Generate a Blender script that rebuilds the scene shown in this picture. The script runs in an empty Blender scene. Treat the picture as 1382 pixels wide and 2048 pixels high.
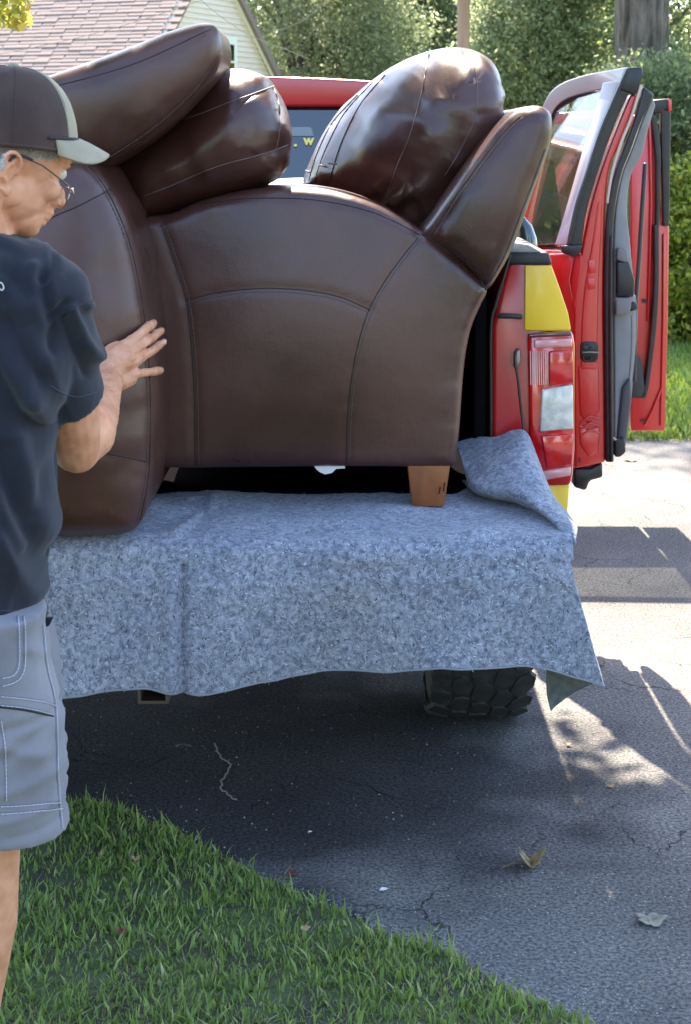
import bpy, bmesh, math, random
import numpy as np
from mathutils import Vector, Matrix, noise
from mathutils.bvhtree import BVHTree
from mathutils.geometry import delaunay_2d_cdt
random.seed(7); RNG = np.random.default_rng(7)
sc = bpy.context.scene
COL = sc.collection
# ------------------------------------------------------------------ camera, sky, sun, exposure
F, CX, CY, PITCH, EYE = 3200.0, 691.0, 620.0, math.radians(6.0), 1.70
cam_d = bpy.data.cameras.new('camera'); cam = bpy.data.objects.new('camera', cam_d); COL.objects.link(cam)
cam.location = (0, 0, EYE); cam.rotation_euler = (math.pi/2-PITCH, 0, 0)
cam_d.sensor_fit = 'VERTICAL'; cam_d.sensor_height = 36.0; cam_d.lens = 36.0*F/2048
cam_d.shift_y = -(1024-CY)/2048; cam_d.clip_start = 0.05; cam_d.clip_end = 600
sc.camera = cam
cam_d.dof.use_dof = True; cam_d.dof.focus_distance = 3.7; cam_d.dof.aperture_fstop = 11
sc.render.resolution_x, sc.render.resolution_y = 691, 1024
SUN = Vector((0.03, -0.78, -1.0)).normalized()
world = bpy.data.worlds.new('World'); sc.world = world; world.use_nodes = True
wn = world.node_tree.nodes; wl = world.node_tree.links
bg = wn['Background']; sky = wn.new('ShaderNodeTexSky'); sky.sky_type = 'NISHITA'; sky.sun_disc = False
sky.sun_elevation = math.asin(-SUN.z); sky.sun_rotation = math.atan2(-SUN.x, -SUN.y)
sky.air_density = 1.0; sky.dust_density = 1.3; sky.ozone_density = 1.0
wl.new(sky.outputs[0], bg.inputs[0]); bg.inputs[1].default_value = 0.135
sl = bpy.data.lights.new('sun', 'SUN'); so = bpy.data.objects.new('sun', sl); COL.objects.link(so)
sl.energy = 4.3; sl.angle = math.radians(0.55); sl.color = (1.0, 0.87, 0.70)
so.rotation_euler = SUN.to_track_quat('-Z', 'Y').to_euler(); so.location = (-3, 8, 12)
vs = sc.view_settings; vs.view_transform = 'Standard'; vs.look = 'None'; vs.gamma = 1; vs.use_curve_mapping = False
vs.exposure = 2.65

# ------------------------------------------------------------------ geometry helpers
def ray(px, py):
    u = (px-CX)/F; v = (CY-py)/F
    return Vector((u, math.cos(PITCH)+v*math.sin(PITCH), -math.sin(PITCH)+v*math.cos(PITCH)))
def W(px, py, Y):
    r = ray(px, py); return Vector((0, 0, EYE))+r*(Y/r.y)
def G(px, py, z=0.0):
    r = ray(px, py); return Vector((0, 0, EYE))+r*((z-EYE)/r.z)
def org(o):
    v = Vector((0, 0, 0))
    while o is not None: v = v+o.location; o = o.parent
    return v
def tag(o, label=None, cat=None, group=None, kind=None):
    if label: o['label'] = label
    if cat: o['category'] = cat
    if group: o['group'] = group
    if kind: o['kind'] = kind
    return o
def thing(name, loc, label, cat, group=None):
    o = bpy.data.objects.new(name, None); COL.objects.link(o); o.location = loc; o.empty_display_size = .1
    return tag(o, label, cat, group)
def mk(name, verts, faces, mat, parent=None, smooth=True):
    """one mesh object; verts in world metres"""
    V = np.asarray([tuple(v) for v in verts] if not isinstance(verts, np.ndarray) else verts, dtype=float).reshape(-1, 3)
    off = np.array(org(parent)) if parent is not None else np.zeros(3)
    me = bpy.data.meshes.new(name); me.from_pydata((V-off).tolist(), [], [tuple(int(i) for i in f) for f in faces]); me.update()
    if smooth: me.polygons.foreach_set('use_smooth', [True]*len(me.polygons))
    if mat is not None: me.materials.append(mat)
    o = bpy.data.objects.new(name, me); COL.objects.link(o)
    if parent is not None: o.parent = parent
    return o
def mkq(name, V, nper, mat, parent=None, smooth=False):
    """fast mesh of disjoint n-gons: V (N*nper,3)"""
    off = np.array(org(parent)) if parent is not None else np.zeros(3)
    V = (V-off).astype(np.float32); n = len(V)//nper
    me = bpy.data.meshes.new(name); me.vertices.add(len(V)); me.vertices.foreach_set('co', V.ravel())
    me.loops.add(len(V)); me.loops.foreach_set('vertex_index', np.arange(len(V), dtype=np.int32))
    me.polygons.add(n); me.polygons.foreach_set('loop_start', (np.arange(n)*nper).astype(np.int32))
    me.update(calc_edges=True); me.materials.append(mat)
    if smooth: me.polygons.foreach_set('use_smooth', [True]*n)
    o = bpy.data.objects.new(name, me); COL.objects.link(o)
    if parent is not None: o.parent = parent
    return o
def catmull(P, n, closed=False):
    P = [np.array(p, dtype=float) for p in P]; m = len(P); out = []
    segs = m if closed else m-1
    for k in range(n):
        t = k*segs/(n if closed else n-1); i = min(int(t), segs-1); f = t-i
        g = (lambda j: P[j % m]) if closed else (lambda j: P[max(0, min(m-1, j))])
        p0, p1, p2, p3 = g(i-1), g(i), g(i+1), g(i+2)
        out.append(.5*((2*p1)+(-p0+p2)*f+(2*p0-5*p1+4*p2-p3)*f*f+(-p0+3*p1-3*p2+p3)*f**3))
    return np.array(out)
def resample(P, step, closed=False):
    P = np.asarray(P, float); Q = np.vstack([P, P[:1]]) if closed else P
    L = np.r_[0, np.cumsum(np.linalg.norm(np.diff(Q, axis=0), axis=1))]
    n = max(3, int(round(L[-1]/step))); s = np.linspace(0, L[-1], n+(0 if closed else 1), endpoint=not closed)
    return np.stack([np.interp(s, L, Q[:, k]) for k in range(Q.shape[1])], 1)
def tube_data(P, R, seg=10, flat=None):
    """rings round a path, hemispherical-ish ends. flat=(axis vector, factor)"""
    P = [Vector(p) for p in P]; n = len(P)
    if not hasattr(R, '__len__'): R = [R]*n
    V = []; Fc = []
    t0 = (P[1]-P[0]).normalized(); up = Vector((0, 0, 1)) if abs(t0.z) < .9 else Vector((0, 1, 0))
    a = t0.cross(up).normalized()
    rings = []
    for i in range(n):
        t = (P[min(i+1, n-1)]-P[max(i-1, 0)]).normalized(); a = (a-t*a.dot(t)).normalized(); b = t.cross(a)
        rings.append((P[i], a.copy(), b, R[i], t))
    ext = []
    p, a_, b_, r, t = rings[0]
    for q in (80, 50, 25): ext.append((p-t*r*math.sin(math.radians(q)), a_, b_, r*math.cos(math.radians(q)), t))
    ext += rings
    p, a_, b_, r, t = rings[-1]
    for q in (25, 50, 80): ext.append((p+t*r*math.sin(math.radians(q)), a_, b_, r*math.cos(math.radians(q)), t))
    for (p, a_, b_, r, t) in ext:
        for k in range(seg):
            w = 2*math.pi*k/seg; d = a_*math.cos(w)*r+b_*math.sin(w)*r
            if flat: fa = flat[0]; d = d+fa*(d.dot(fa)*(flat[1]-1))
            V.append(tuple(p+d))
    m = len(ext)
    for i in range(m-1):
        for k in range(seg):
            Fc.append((i*seg+k, i*seg+(k+1) % seg, (i+1)*seg+(k+1) % seg, (i+1)*seg+k))
    Fc.append(tuple(range(seg))[::-1]); Fc.append(tuple((m-1)*seg+k for k in range(seg)))
    return V, Fc
def tube(name, P, R, mat, parent=None, seg=10, flat=None):
    V, Fc = tube_data(P, R, seg, flat); return mk(name, V, Fc, mat, parent)
def ellip_data(c, ax, n=20, m=14):
    """ax = three semi-axis vectors"""
    c = Vector(c); ax = [Vector(a) for a in ax]; V = []; Fc = []
    for i in range(m+1):
        th = math.pi*i/m
        for k in range(n):
            ph = 2*math.pi*k/n
            V.append(tuple(c+ax[0]*(math.sin(th)*math.cos(ph))+ax[1]*(math.sin(th)*math.sin(ph))+ax[2]*math.cos(th)))
    for i in range(m):
        for k in range(n): Fc.append((i*n+k, i*n+(k+1) % n, (i+1)*n+(k+1) % n, (i+1)*n+k))
    return V, Fc
def join_data(L):
    V = []; Fc = []
    for v, f in L:
        o = len(V); V += [tuple(x) for x in v]; Fc += [tuple(i+o for i in q) for q in f]
    return V, Fc
def box_data(lo, hi):
    x0, y0, z0 = lo; x1, y1, z1 = hi
    V = [(x0, y0, z0), (x1, y0, z0), (x1, y1, z0), (x0, y1, z0), (x0, y0, z1), (x1, y0, z1), (x1, y1, z1), (x0, y1, z1)]
    return V, [(0, 3, 2, 1), (4, 5, 6, 7), (0, 1, 5, 4), (1, 2, 6, 5), (2, 3, 7, 6), (3, 0, 4, 7)]
def bevel(o, w, seg=2, ang=35):
    m = o.modifiers.new('b', 'BEVEL'); m.width = w; m.segments = seg; m.limit_method = 'ANGLE'; m.angle_limit = math.radians(ang)
    return o
def box(name, lo, hi, mat, parent=None, bev=0.0):
    V, Fc = box_data(lo, hi); o = mk(name, V, Fc, mat, parent, smooth=bev > 0)
    if bev: bevel(o, bev)
    return o
def obox(name, c, ax, mat, parent=None, bev=0.0):
    """oriented box, ax= three half vectors"""
    c = Vector(c); a, b, d = [Vector(x) for x in ax]; V = []
    for k in (-1, 1):
        for (i, j) in ((-1, -1), (1, -1), (1, 1), (-1, 1)): V.append(tuple(c+a*i+b*j+d*k))
    Fc = [(0, 3, 2, 1), (4, 5, 6, 7), (0, 1, 5, 4), (1, 2, 6, 5), (2, 3, 7, 6), (3, 0, 4, 7)]
    o = mk(name, V, Fc, mat, parent, smooth=bev > 0)
    if bev: bevel(o, bev)
    return o
def prism(name, pts, ext, mat, parent=None, bev=0.0, smooth=None):
    """pts: world 3D outline; ext: extrusion vector (or list of per-point far points)"""
    n = len(pts); A = [Vector(p) for p in pts]
    B = [a+Vector(ext) for a in A] if not isinstance(ext, list) else [Vector(e) for e in ext]
    Fc = [tuple(range(n)), tuple(range(2*n-1, n-1, -1))]+[((i+1) % n, i, n+i, n+(i+1) % n) for i in range(n)]
    o = mk(name, A+B, Fc, mat, parent, smooth=bev > 0 if smooth is None else smooth)
    bm = bmesh.new(); bm.from_mesh(o.data); bmesh.ops.recalc_face_normals(bm, faces=bm.faces); bm.to_mesh(o.data); bm.free()
    if bev: bevel(o, bev)
    return o
def pxprism(name, px, Y, T, mat, parent=None, bev=0.0):
    pts = [W(p[0], p[1], p[2] if len(p) > 2 else Y) for p in px]
    return prism(name, pts, (0, T, 0), mat, parent, bev)
def grid(name, P, mat, parent=None, thick=0.0, smooth=True):
    """P (n,m,3)"""
    P = np.asarray(P); n, m = P.shape[:2]
    Fc = [(i*m+j, i*m+j+1, (i+1)*m+j+1, (i+1)*m+j) for i in range(n-1) for j in range(m-1)]
    o = mk(name, P.reshape(-1, 3), Fc, mat, parent, smooth)
    if thick: s = o.modifiers.new('s', 'SOLIDIFY'); s.thickness = thick; s.offset = 0
    return o
def seg_dist(Q, poly, closed=True):
    A = poly; B = np.roll(poly, -1, 0) if closed else poly[1:]
    if not closed: A = poly[:-1]
    D = np.full(len(Q), 1e9)
    for a, b in zip(A, B):
        ab = b-a; L = max(ab@ab, 1e-12); t = np.clip(((Q-a)@ab)/L, 0, 1)
        D = np.minimum(D, np.linalg.norm(Q-(a+t[:, None]*ab), axis=1))
    return D
def inside(Q, poly):
    x, z = Q[:, 0], Q[:, 1]; c = np.zeros(len(Q), bool); n = len(poly)
    for i in range(n):
        x0, z0 = poly[i]; x1, z1 = poly[(i+1) % n]
        m = ((z0 > z) != (z1 > z)); 
        if abs(z1-z0) > 1e-12: c ^= m & (x < (x1-x0)*(z-z0)/(z1-z0)+x0)
    return c
def puff(name, px, Y0, T, w, R, mat, parent=None, bulge=0.0, tilt=(0, 0), step=.010, disp=None, seams=(), raw=False):
    """a rounded upholstered solid: traced outline, half thickness T, straight wall w, edge radius R.
    seams: list of (pixel paths, depth, width) sunk into the near face"""
    Yt = Y0-w; ctr = np.mean([tuple(W(p[0], p[1], Yt)) for p in px], axis=0)
    O = resample(catmull([tuple(W(p[0], p[1], Yt))[0::2] for p in px], 40*len(px)//4+40, closed=True), step*.9, closed=True)
    area = .5*np.sum(O[:, 0]*np.roll(O[:, 1], -1)-np.roll(O[:, 0], -1)*O[:, 1])
    if area < 0: O = O[::-1]
    N = len(O); tan = np.roll(O, -1, 0)-np.roll(O, 1, 0); tan /= np.linalg.norm(tan, axis=1)[:, None]
    nin = np.stack([-tan[:, 1], tan[:, 0]], 1)
    pts = [O]; K = 7
    for k in range(1, K+1):
        d = R*(1-math.cos(math.pi/2*k/K)); c = O+nin*d
        dd = seg_dist(c, O); ok = (dd > d*.93) & inside(c, O)
        if d > 0.03: ok &= (np.arange(N) % (2 if d < .08 else 3) == 0)
        pts.append(c[ok])
    lo = O.min(0); hi = O.max(0); gs = step*1.25
    gx, gz = np.meshgrid(np.arange(lo[0], hi[0], gs), np.arange(lo[1], hi[1], gs*.87)); gx[1::2] += gs/2
    g = np.stack([gx.ravel(), gz.ravel()], 1); g = g[inside(g, O)]; dd = seg_dist(g, O); g = g[dd > R*1.02+gs*.4]
    pts.append(g); A = np.vstack(pts)
    co, ed, fa, _, _, _ = delaunay_2d_cdt([Vector(p) for p in A], [(i, (i+1) % N) for i in range(N)], [], 1, 1e-6)
    A = np.array([tuple(c) for c in co]); n = len(A)
    D = seg_dist(A, O); isb = D < 1e-5
    q = np.clip(D/R, 0, 1); h = w+(T-w)*np.sqrt(np.clip(1-(1-q)**2, 0, 1)); dm = D.max()
    if bulge:      # a soft belly: membrane fixed at the rim, relaxed over the triangulation
        ee = np.array([(f[a_], f[(a_+1) % 3]) for f in fa for a_ in range(3)]); ee = np.vstack([ee, ee[:, ::-1]])
        deg = np.maximum(np.bincount(ee[:, 0], minlength=n), 1); bq = 1-(1-np.clip(D/dm, 0, 1))**2; fx_ = isb
        for it in range(260):
            bn = np.bincount(ee[:, 0], weights=bq[ee[:, 1]], minlength=n)/deg; bn[fx_] = 0; bq = bn*1.0
        h = h+bulge*bq/max(bq.max(), 1e-6)
    yc = Y0+tilt[0]*(A[:, 0]-ctr[0])+tilt[1]*(A[:, 1]-ctr[2])
    Vf = np.stack([A[:, 0], yc-h, A[:, 1]], 1); Vb = np.stack([A[:, 0], yc+h, A[:, 1]], 1)
    Fc = []
    for f in fa:
        a, b, c = [A[i] for i in f[:3]]
        s = (b[0]-a[0])*(c[1]-a[1])-(c[0]-a[0])*(b[1]-a[1])
        f = list(f) if s > 0 else list(f)[::-1]
        Fc.append(tuple(f)); Fc.append(tuple(i+n for i in f[::-1]))
    V = [Vf, Vb]; bi = []
    kd = {}
    for i in range(n):
        if isb[i]: bi.append(i)
    # boundary order
    order = []; B = A[bi]
    for p in O: order.append(bi[int(np.argmin(np.sum((B-p)**2, axis=1)))])
    nw = max(1, int(2*w/.03)) if w > 1e-4 else 1; prev = order; base = 2*n
    for s in range(1, nw+1):
        if s == nw: cur = [i+n for i in order]
        else:
            t = s/nw; ring_ = Vf[order]*(1-t)+Vb[order]*t; V.append(ring_); cur = list(range(base, base+N)); base += N
        for i in range(N):
            j = (i+1) % N; Fc.append((prev[j], prev[i], cur[i], cur[j]))
        prev = cur
    V = np.vstack(V)
    o = mk(name, V, Fc, mat, parent)
    off = np.array(org(parent)) if parent is not None else np.zeros(3)
    me = o.data
    def normals():
        me.update(); a = np.empty(len(me.vertices)*3); me.vertices.foreach_get('normal', a); return a.reshape(-1, 3)
    if disp is not None:
        Nn = normals(); L = np.array([disp(v) for v in V]); V = V+Nn*L[:, None]
        me.vertices.foreach_set('co', (V-off).ravel()); me.update()
    if seams:
        for path, dep, wid in seams:
            P = onto(path, o, .012)
            if len(P) < 3: continue
            P = np.array([tuple(p) for p in P]); D = seg_dist3(V, P); Nn = normals()
            V = V-Nn*(dep*np.exp(-(D/wid)**2))[:, None]
            me.vertices.foreach_set('co', (V-off).ravel()); me.update()
    return o
def seg_dist3(V, P):
    D = np.full(len(V), 1e9)
    for p in P: D = np.minimum(D, np.sum((V-p)**2, axis=1))
    return np.sqrt(D)
def bvh_of(o):
    me = o.data; off = org(o)
    vs_ = [v.co+off for v in me.vertices]; return BVHTree.FromPolygons(vs_, [tuple(p.vertices) for p in me.polygons])
def onto(path, o, step=.008, lift=0.0, b=None):
    """pixel path dropped on to the surface of o along view rays"""
    b = b or bvh_of(o); P = catmull([p for p in path], max(12, len(path)*12)); out = []
    for p in P:
        r = ray(p[0], p[1]); h = b.ray_cast(Vector((0, 0, EYE)), r)
        if h[0] is not None: out.append(h[0]+h[1]*lift)
    if len(out) < 3: return out
    return [Vector(q) for q in resample(np.array([tuple(q) for q in out]), step)]
def seam(name, path, o, r, mat, parent, lift=0.0, step=.008):
    P = onto(path, o, step, lift)
    return tube(name, P, r, mat, parent, seg=6) if len(P) > 2 else None
def stitches(name, path, o, mat, parent, r=.0009, gap=.011, lift=.001):
    P = onto(path, o, gap, lift); L = []
    for a, b_ in zip(P[:-1], P[1:]): L.append(tube_data([a, a.lerp(b_, .35), a.lerp(b_, .68)], r, 5))
    if L:
        V, Fc = join_data(L); return tag(mk(name, V, Fc, mat, parent), kind='stuff')
def remesh(datas, voxel, smooth=2, name='tmp'):
    V, Fc = join_data(datas); o = mk(name, V, Fc, None)
    m = o.modifiers.new('r', 'REMESH'); m.mode = 'VOXEL'; m.voxel_size = voxel
    if smooth: s = o.modifiers.new('s', 'SMOOTH'); s.iterations = smooth; s.factor = .5
    dg = bpy.context.evaluated_depsgraph_get(); e = o.evaluated_get(dg); me = bpy.data.meshes.new_from_object(e)
    co = np.empty(len(me.vertices)*3); me.vertices.foreach_get('co', co)
    bpy.data.objects.remove(o)
    return me, co.reshape(-1, 3)
def adopt(name, me, co, mat, parent, disp=None):
    me.vertices.foreach_set('co', co.ravel()); me.update()
    if disp is not None:
        n = np.empty(len(me.vertices)*3); me.vertices.foreach_get('normal', n); n = n.reshape(-1, 3)
        co = co+n*np.array([disp(c) for c in co])[:, None]
    co = co-np.array(org(parent)); me.vertices.foreach_set('co', co.ravel())
    me.polygons.foreach_set('use_smooth', [True]*len(me.polygons)); me.update()
    me.materials.clear(); me.materials.append(mat)
    o = bpy.data.objects.new(name, me); COL.objects.link(o); o.parent = parent; return o
def nz(p, s=1.0, o=0): return noise.noise(Vector((p[0]*s+o, p[1]*s+o*1.7, p[2]*s-o)))
def smooth01(a, b, x): t = min(1, max(0, (x-a)/(b-a))); return t*t*(3-2*t)

# ------------------------------------------------------------------ materials
def N_(nt, t, **k):
    n = nt.nodes.new(t)
    for a, v in k.items(): setattr(n, a, v)
    return n
def mat(name, col, rough=.5, metal=0.0, col2=None, nscale=5.0, ndet=4, bump=0.0, bscale=60.0, bdist=.002, coat=0.0, spec=.5,
        stretch=None, sub=0.0, sheen=0.0, rvar=0.0, ramp=(.35, .65), trans=0.0, coat_r=.05, ior=1.5):
    m = bpy.data.materials.new(name); m.use_nodes = True; nt = m.node_tree; p = nt.nodes['Principled BSDF']
    p.inputs['Base Color'].default_value = (*col, 1); p.inputs['Roughness'].default_value = rough; p.inputs['Metallic'].default_value = metal
    p.inputs['Coat Weight'].default_value = coat; p.inputs['Coat Roughness'].default_value = coat_r
    p.inputs['Specular IOR Level'].default_value = spec; p.inputs['IOR'].default_value = ior
    p.inputs['Transmission Weight'].default_value = trans
    if sub: p.inputs['Subsurface Weight'].default_value = sub; p.inputs['Subsurface Radius'].default_value = (.012, .005, .003); p.inputs['Subsurface Scale'].default_value = .6
    if sheen: p.inputs['Sheen Weight'].default_value = sheen; p.inputs['Sheen Roughness'].default_value = .5
    tc = N_(nt, 'ShaderNodeTexCoord'); src = tc.outputs['Object']
    if stretch: mp = N_(nt, 'ShaderNodeMapping'); mp.inputs['Scale'].default_value = stretch; nt.links.new(src, mp.inputs[0]); src = mp.outputs[0]
    if col2:
        n = N_(nt, 'ShaderNodeTexNoise'); n.inputs['Scale'].default_value = nscale; n.inputs['Detail'].default_value = ndet; nt.links.new(src, n.inputs['Vector'])
        r = N_(nt, 'ShaderNodeValToRGB'); r.color_ramp.elements[0].position = ramp[0]; r.color_ramp.elements[1].position = ramp[1]
        r.color_ramp.elements[0].color = (*col, 1); r.color_ramp.elements[1].color = (*col2, 1)
        nt.links.new(n.outputs['Fac'], r.inputs[0]); nt.links.new(r.outputs[0], p.inputs['Base Color'])
        if rvar:
            mr = N_(nt, 'ShaderNodeMapRange'); mr.inputs['To Min'].default_value = rough-rvar; mr.inputs['To Max'].default_value = rough+rvar
            mr.inputs['From Min'].default_value = .3; mr.inputs['From Max'].default_value = .7
            nt.links.new(n.outputs['Fac'], mr.inputs['Value']); nt.links.new(mr.outputs[0], p.inputs['Roughness'])
    if bump:
        n = N_(nt, 'ShaderNodeTexNoise'); n.inputs['Scale'].default_value = bscale; n.inputs['Detail'].default_value = 5; nt.links.new(src, n.inputs['Vector'])
        b = N_(nt, 'ShaderNodeBump'); b.inputs['Strength'].default_value = bump; b.inputs['Distance'].default_value = bdist
        nt.links.new(n.outputs['Fac'], b.inputs['Height']); nt.links.new(b.outputs[0], p.inputs['Normal'])
    return m
def leafmat(name, a, b, c=None, trans=.35, rough=.5):
    m = bpy.data.materials.new(name); m.use_nodes = True; nt = m.node_tree; p = nt.nodes['Principled BSDF']; out = nt.nodes['Material Output']
    g = N_(nt, 'ShaderNodeNewGeometry'); r = N_(nt, 'ShaderNodeValToRGB'); e = r.color_ramp.elements
    e[0].color = (*a, 1); e[1].color = (*b, 1)
    if c: k = e.new(.93); k.color = (*b, 1); e[-1].color = (*c, 1)
    nt.links.new(g.outputs['Random Per Island'], r.inputs[0]); nt.links.new(r.outputs[0], p.inputs['Base Color'])
    p.inputs['Roughness'].default_value = rough; p.inputs['Specular IOR Level'].default_value = .4
    t = N_(nt, 'ShaderNodeBsdfTranslucent'); mx = N_(nt, 'ShaderNodeMixShader'); mx.inputs[0].default_value = trans
    hs = N_(nt, 'ShaderNodeHueSaturation'); hs.inputs['Value'].default_value = 1.7; hs.inputs['Hue'].default_value = .485; nt.links.new(r.outputs[0], hs.inputs['Color'])
    nt.links.new(hs.outputs[0], t.inputs['Color']); nt.links.new(p.outputs[0], mx.inputs[1]); nt.links.new(t.outputs[0], mx.inputs[2]); nt.links.new(mx.outputs[0], out.inputs['Surface'])
    return m
M = {}
def leather(name, a, b, rough, rv=.06, bs=.18):
    m = mat(name, a, rough, col2=b, nscale=3.0, ndet=6, rvar=rv, spec=.55)
    nt = m.node_tree; p = nt.nodes['Principled BSDF']; tc = [n for n in nt.nodes if n.type == 'TEX_COORD'][0]
    v = N_(nt, 'ShaderNodeTexVoronoi'); v.inputs['Scale'].default_value = 420; v.feature = 'F1'
    n2 = N_(nt, 'ShaderNodeTexNoise'); n2.inputs['Scale'].default_value = 14; n2.inputs['Detail'].default_value = 4
    ad = N_(nt, 'ShaderNodeMath', operation='MULTIPLY_ADD'); ad.inputs[1].default_value = .12
    nt.links.new(tc.outputs['Object'], v.inputs['Vector']); nt.links.new(tc.outputs['Object'], n2.inputs['Vector'])
    nt.links.new(v.outputs['Distance'], ad.inputs[0]); nt.links.new(n2.outputs['Fac'], ad.inputs[2])
    bm_ = N_(nt, 'ShaderNodeBump'); bm_.inputs['Strength'].default_value = bs; bm_.inputs['Distance'].default_value = .01
    nt.links.new(ad.outputs[0], bm_.inputs['Height']); nt.links.new(bm_.outputs[0], p.inputs['Normal'])
    return m
M['leather'] = leather('brown_leather', (.036, .0130, .0095), (.084, .034, .025), .33, rv=.09)
M['leather_soft'] = leather('soft_brown_leather', (.038, .012, .009), (.070, .026, .019), .35, bs=.14)
M['leather_soft'].node_tree.nodes['Principled BSDF'].inputs['Coat Weight'].default_value = .12
M['leather_soft'].node_tree.nodes['Principled BSDF'].inputs['Coat Roughness'].default_value = .18
M['seam'] = mat('dark_seam', (.008, .004, .004), .6)  # near-black for seams, joints and scratches
M['thread'] = mat('thread', (.09, .06, .05), .6)
M['piping_pale'] = mat('worn_piping', (.115, .08, .07), .5)
M['wood'] = mat('stained_wood', (.13, .036, .010), .35, col2=(.30, .10, .028), nscale=14, stretch=(1, 1, .18), bump=.1, bscale=30, coat=.25)
M['lining'] = mat('white_tissue', (.7, .7, .72), .8)
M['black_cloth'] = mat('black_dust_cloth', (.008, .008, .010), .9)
M['red'] = mat('red_paint', (.42, .006, .010), .32, col2=(.47, .010, .014), nscale=2, coat=1.0, coat_r=.20)
M['red_door'] = mat('red_door_paint', (.52, .007, .008), .35, col2=(.56, .012, .010), nscale=2, coat=1.0, coat_r=.26)
M['yellow'] = mat('yellow_decal', (.80, .50, .016), .38, col2=(.84, .54, .02), nscale=3, coat=.3)
M['black'] = mat('black_plastic', (.012, .012, .014), .5, col2=(.020, .020, .022), nscale=40, bump=.1, bscale=300)
M['rubber'] = mat('black_rubber_seal', (.010, .010, .012), .38, col2=(.018, .018, .020), nscale=20)
M['liner'] = mat('bed_liner', (.006, .006, .007), .95, bump=.5, bscale=200, spec=0.0)
M['trimgrey'] = mat('grey_door_trim', (.15, .15, .155), .6, col2=(.18, .18, .185), nscale=15, bump=.15, bscale=400)
M['satin'] = mat('satin_trim_and_glare', (.46, .40, .41), .33, col2=(.54, .47, .47), nscale=5, coat=.5)
M['chrome'] = mat('chrome', (.7, .7, .7), .12, metal=1)
M['steel'] = mat('steel', (.25, .24, .22), .45, metal=1, bump=.1)
M['tyre'] = mat('tyre_rubber', (.012, .012, .013), .75, col2=(.026, .025, .024), nscale=30, bump=.3, bscale=200)
M['lens_red'] = mat('red_lens', (.70, .010, .016), .12, col2=(.46, .004, .008), nscale=18, coat=1, coat_r=.03, sub=0)
M['lens_white'] = mat('clear_lens', (.72, .68, .60), .2, col2=(.46, .44, .40), nscale=35, coat=1, bump=.5, bscale=60, bdist=.004)
M['lens_pink'] = mat('pale_lens', (.70, .38, .38), .15, col2=(.60, .22, .22), nscale=15, coat=1)
M['lens_dark'] = mat('dark_lens', (.10, .015, .02), .15, coat=1)
M['cream'] = mat('cream_siding', (.70, .60, .52), .7, col2=(.74, .64, .56), nscale=3)
M['white'] = mat('white_trim', (.74, .73, .68), .6)
M['gravel'] = mat('pale_gravel', (.35, .33, .30), .9)
def glassy(name, tint, mixt, rough=.02, ior=1.6):
    m = bpy.data.materials.new(name); m.use_nodes = True; nt = m.node_tree; nt.nodes.remove(nt.nodes['Principled BSDF']); out = nt.nodes['Material Output']
    t = N_(nt, 'ShaderNodeBsdfTransparent'); t.inputs[0].default_value = (*tint, 1); g = N_(nt, 'ShaderNodeBsdfGlossy'); g.inputs['Roughness'].default_value = rough
    lw = N_(nt, 'ShaderNodeLayerWeight'); lw.inputs[0].default_value = .5; fr = N_(nt, 'ShaderNodeMath', operation='POWER'); fr.inputs[1].default_value = 5; nt.links.new(lw.outputs['Facing'], fr.inputs[0])
    ad = N_(nt, 'ShaderNodeMath', operation='ADD'); ad.inputs[1].default_value = mixt; ad.use_clamp = True
    mx = N_(nt, 'ShaderNodeMixShader'); nt.links.new(fr.outputs[0], ad.inputs[0]); nt.links.new(ad.outputs[0], mx.inputs[0]); nt.links.new(t.outputs[0], mx.inputs[1]); nt.links.new(g.outputs[0], mx.inputs[2]); nt.links.new(mx.outputs[0], out.inputs[0])
    return m
M['glass_dark'] = glassy('tinted_window_glass', (.02, .03, .045), .13)
M['glass_door'] = glassy('door_window_glass', (.82, .84, .80), .12)
M['glass_lens'] = glassy('spectacle_lens', (.9, .9, .9), .04)
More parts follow.
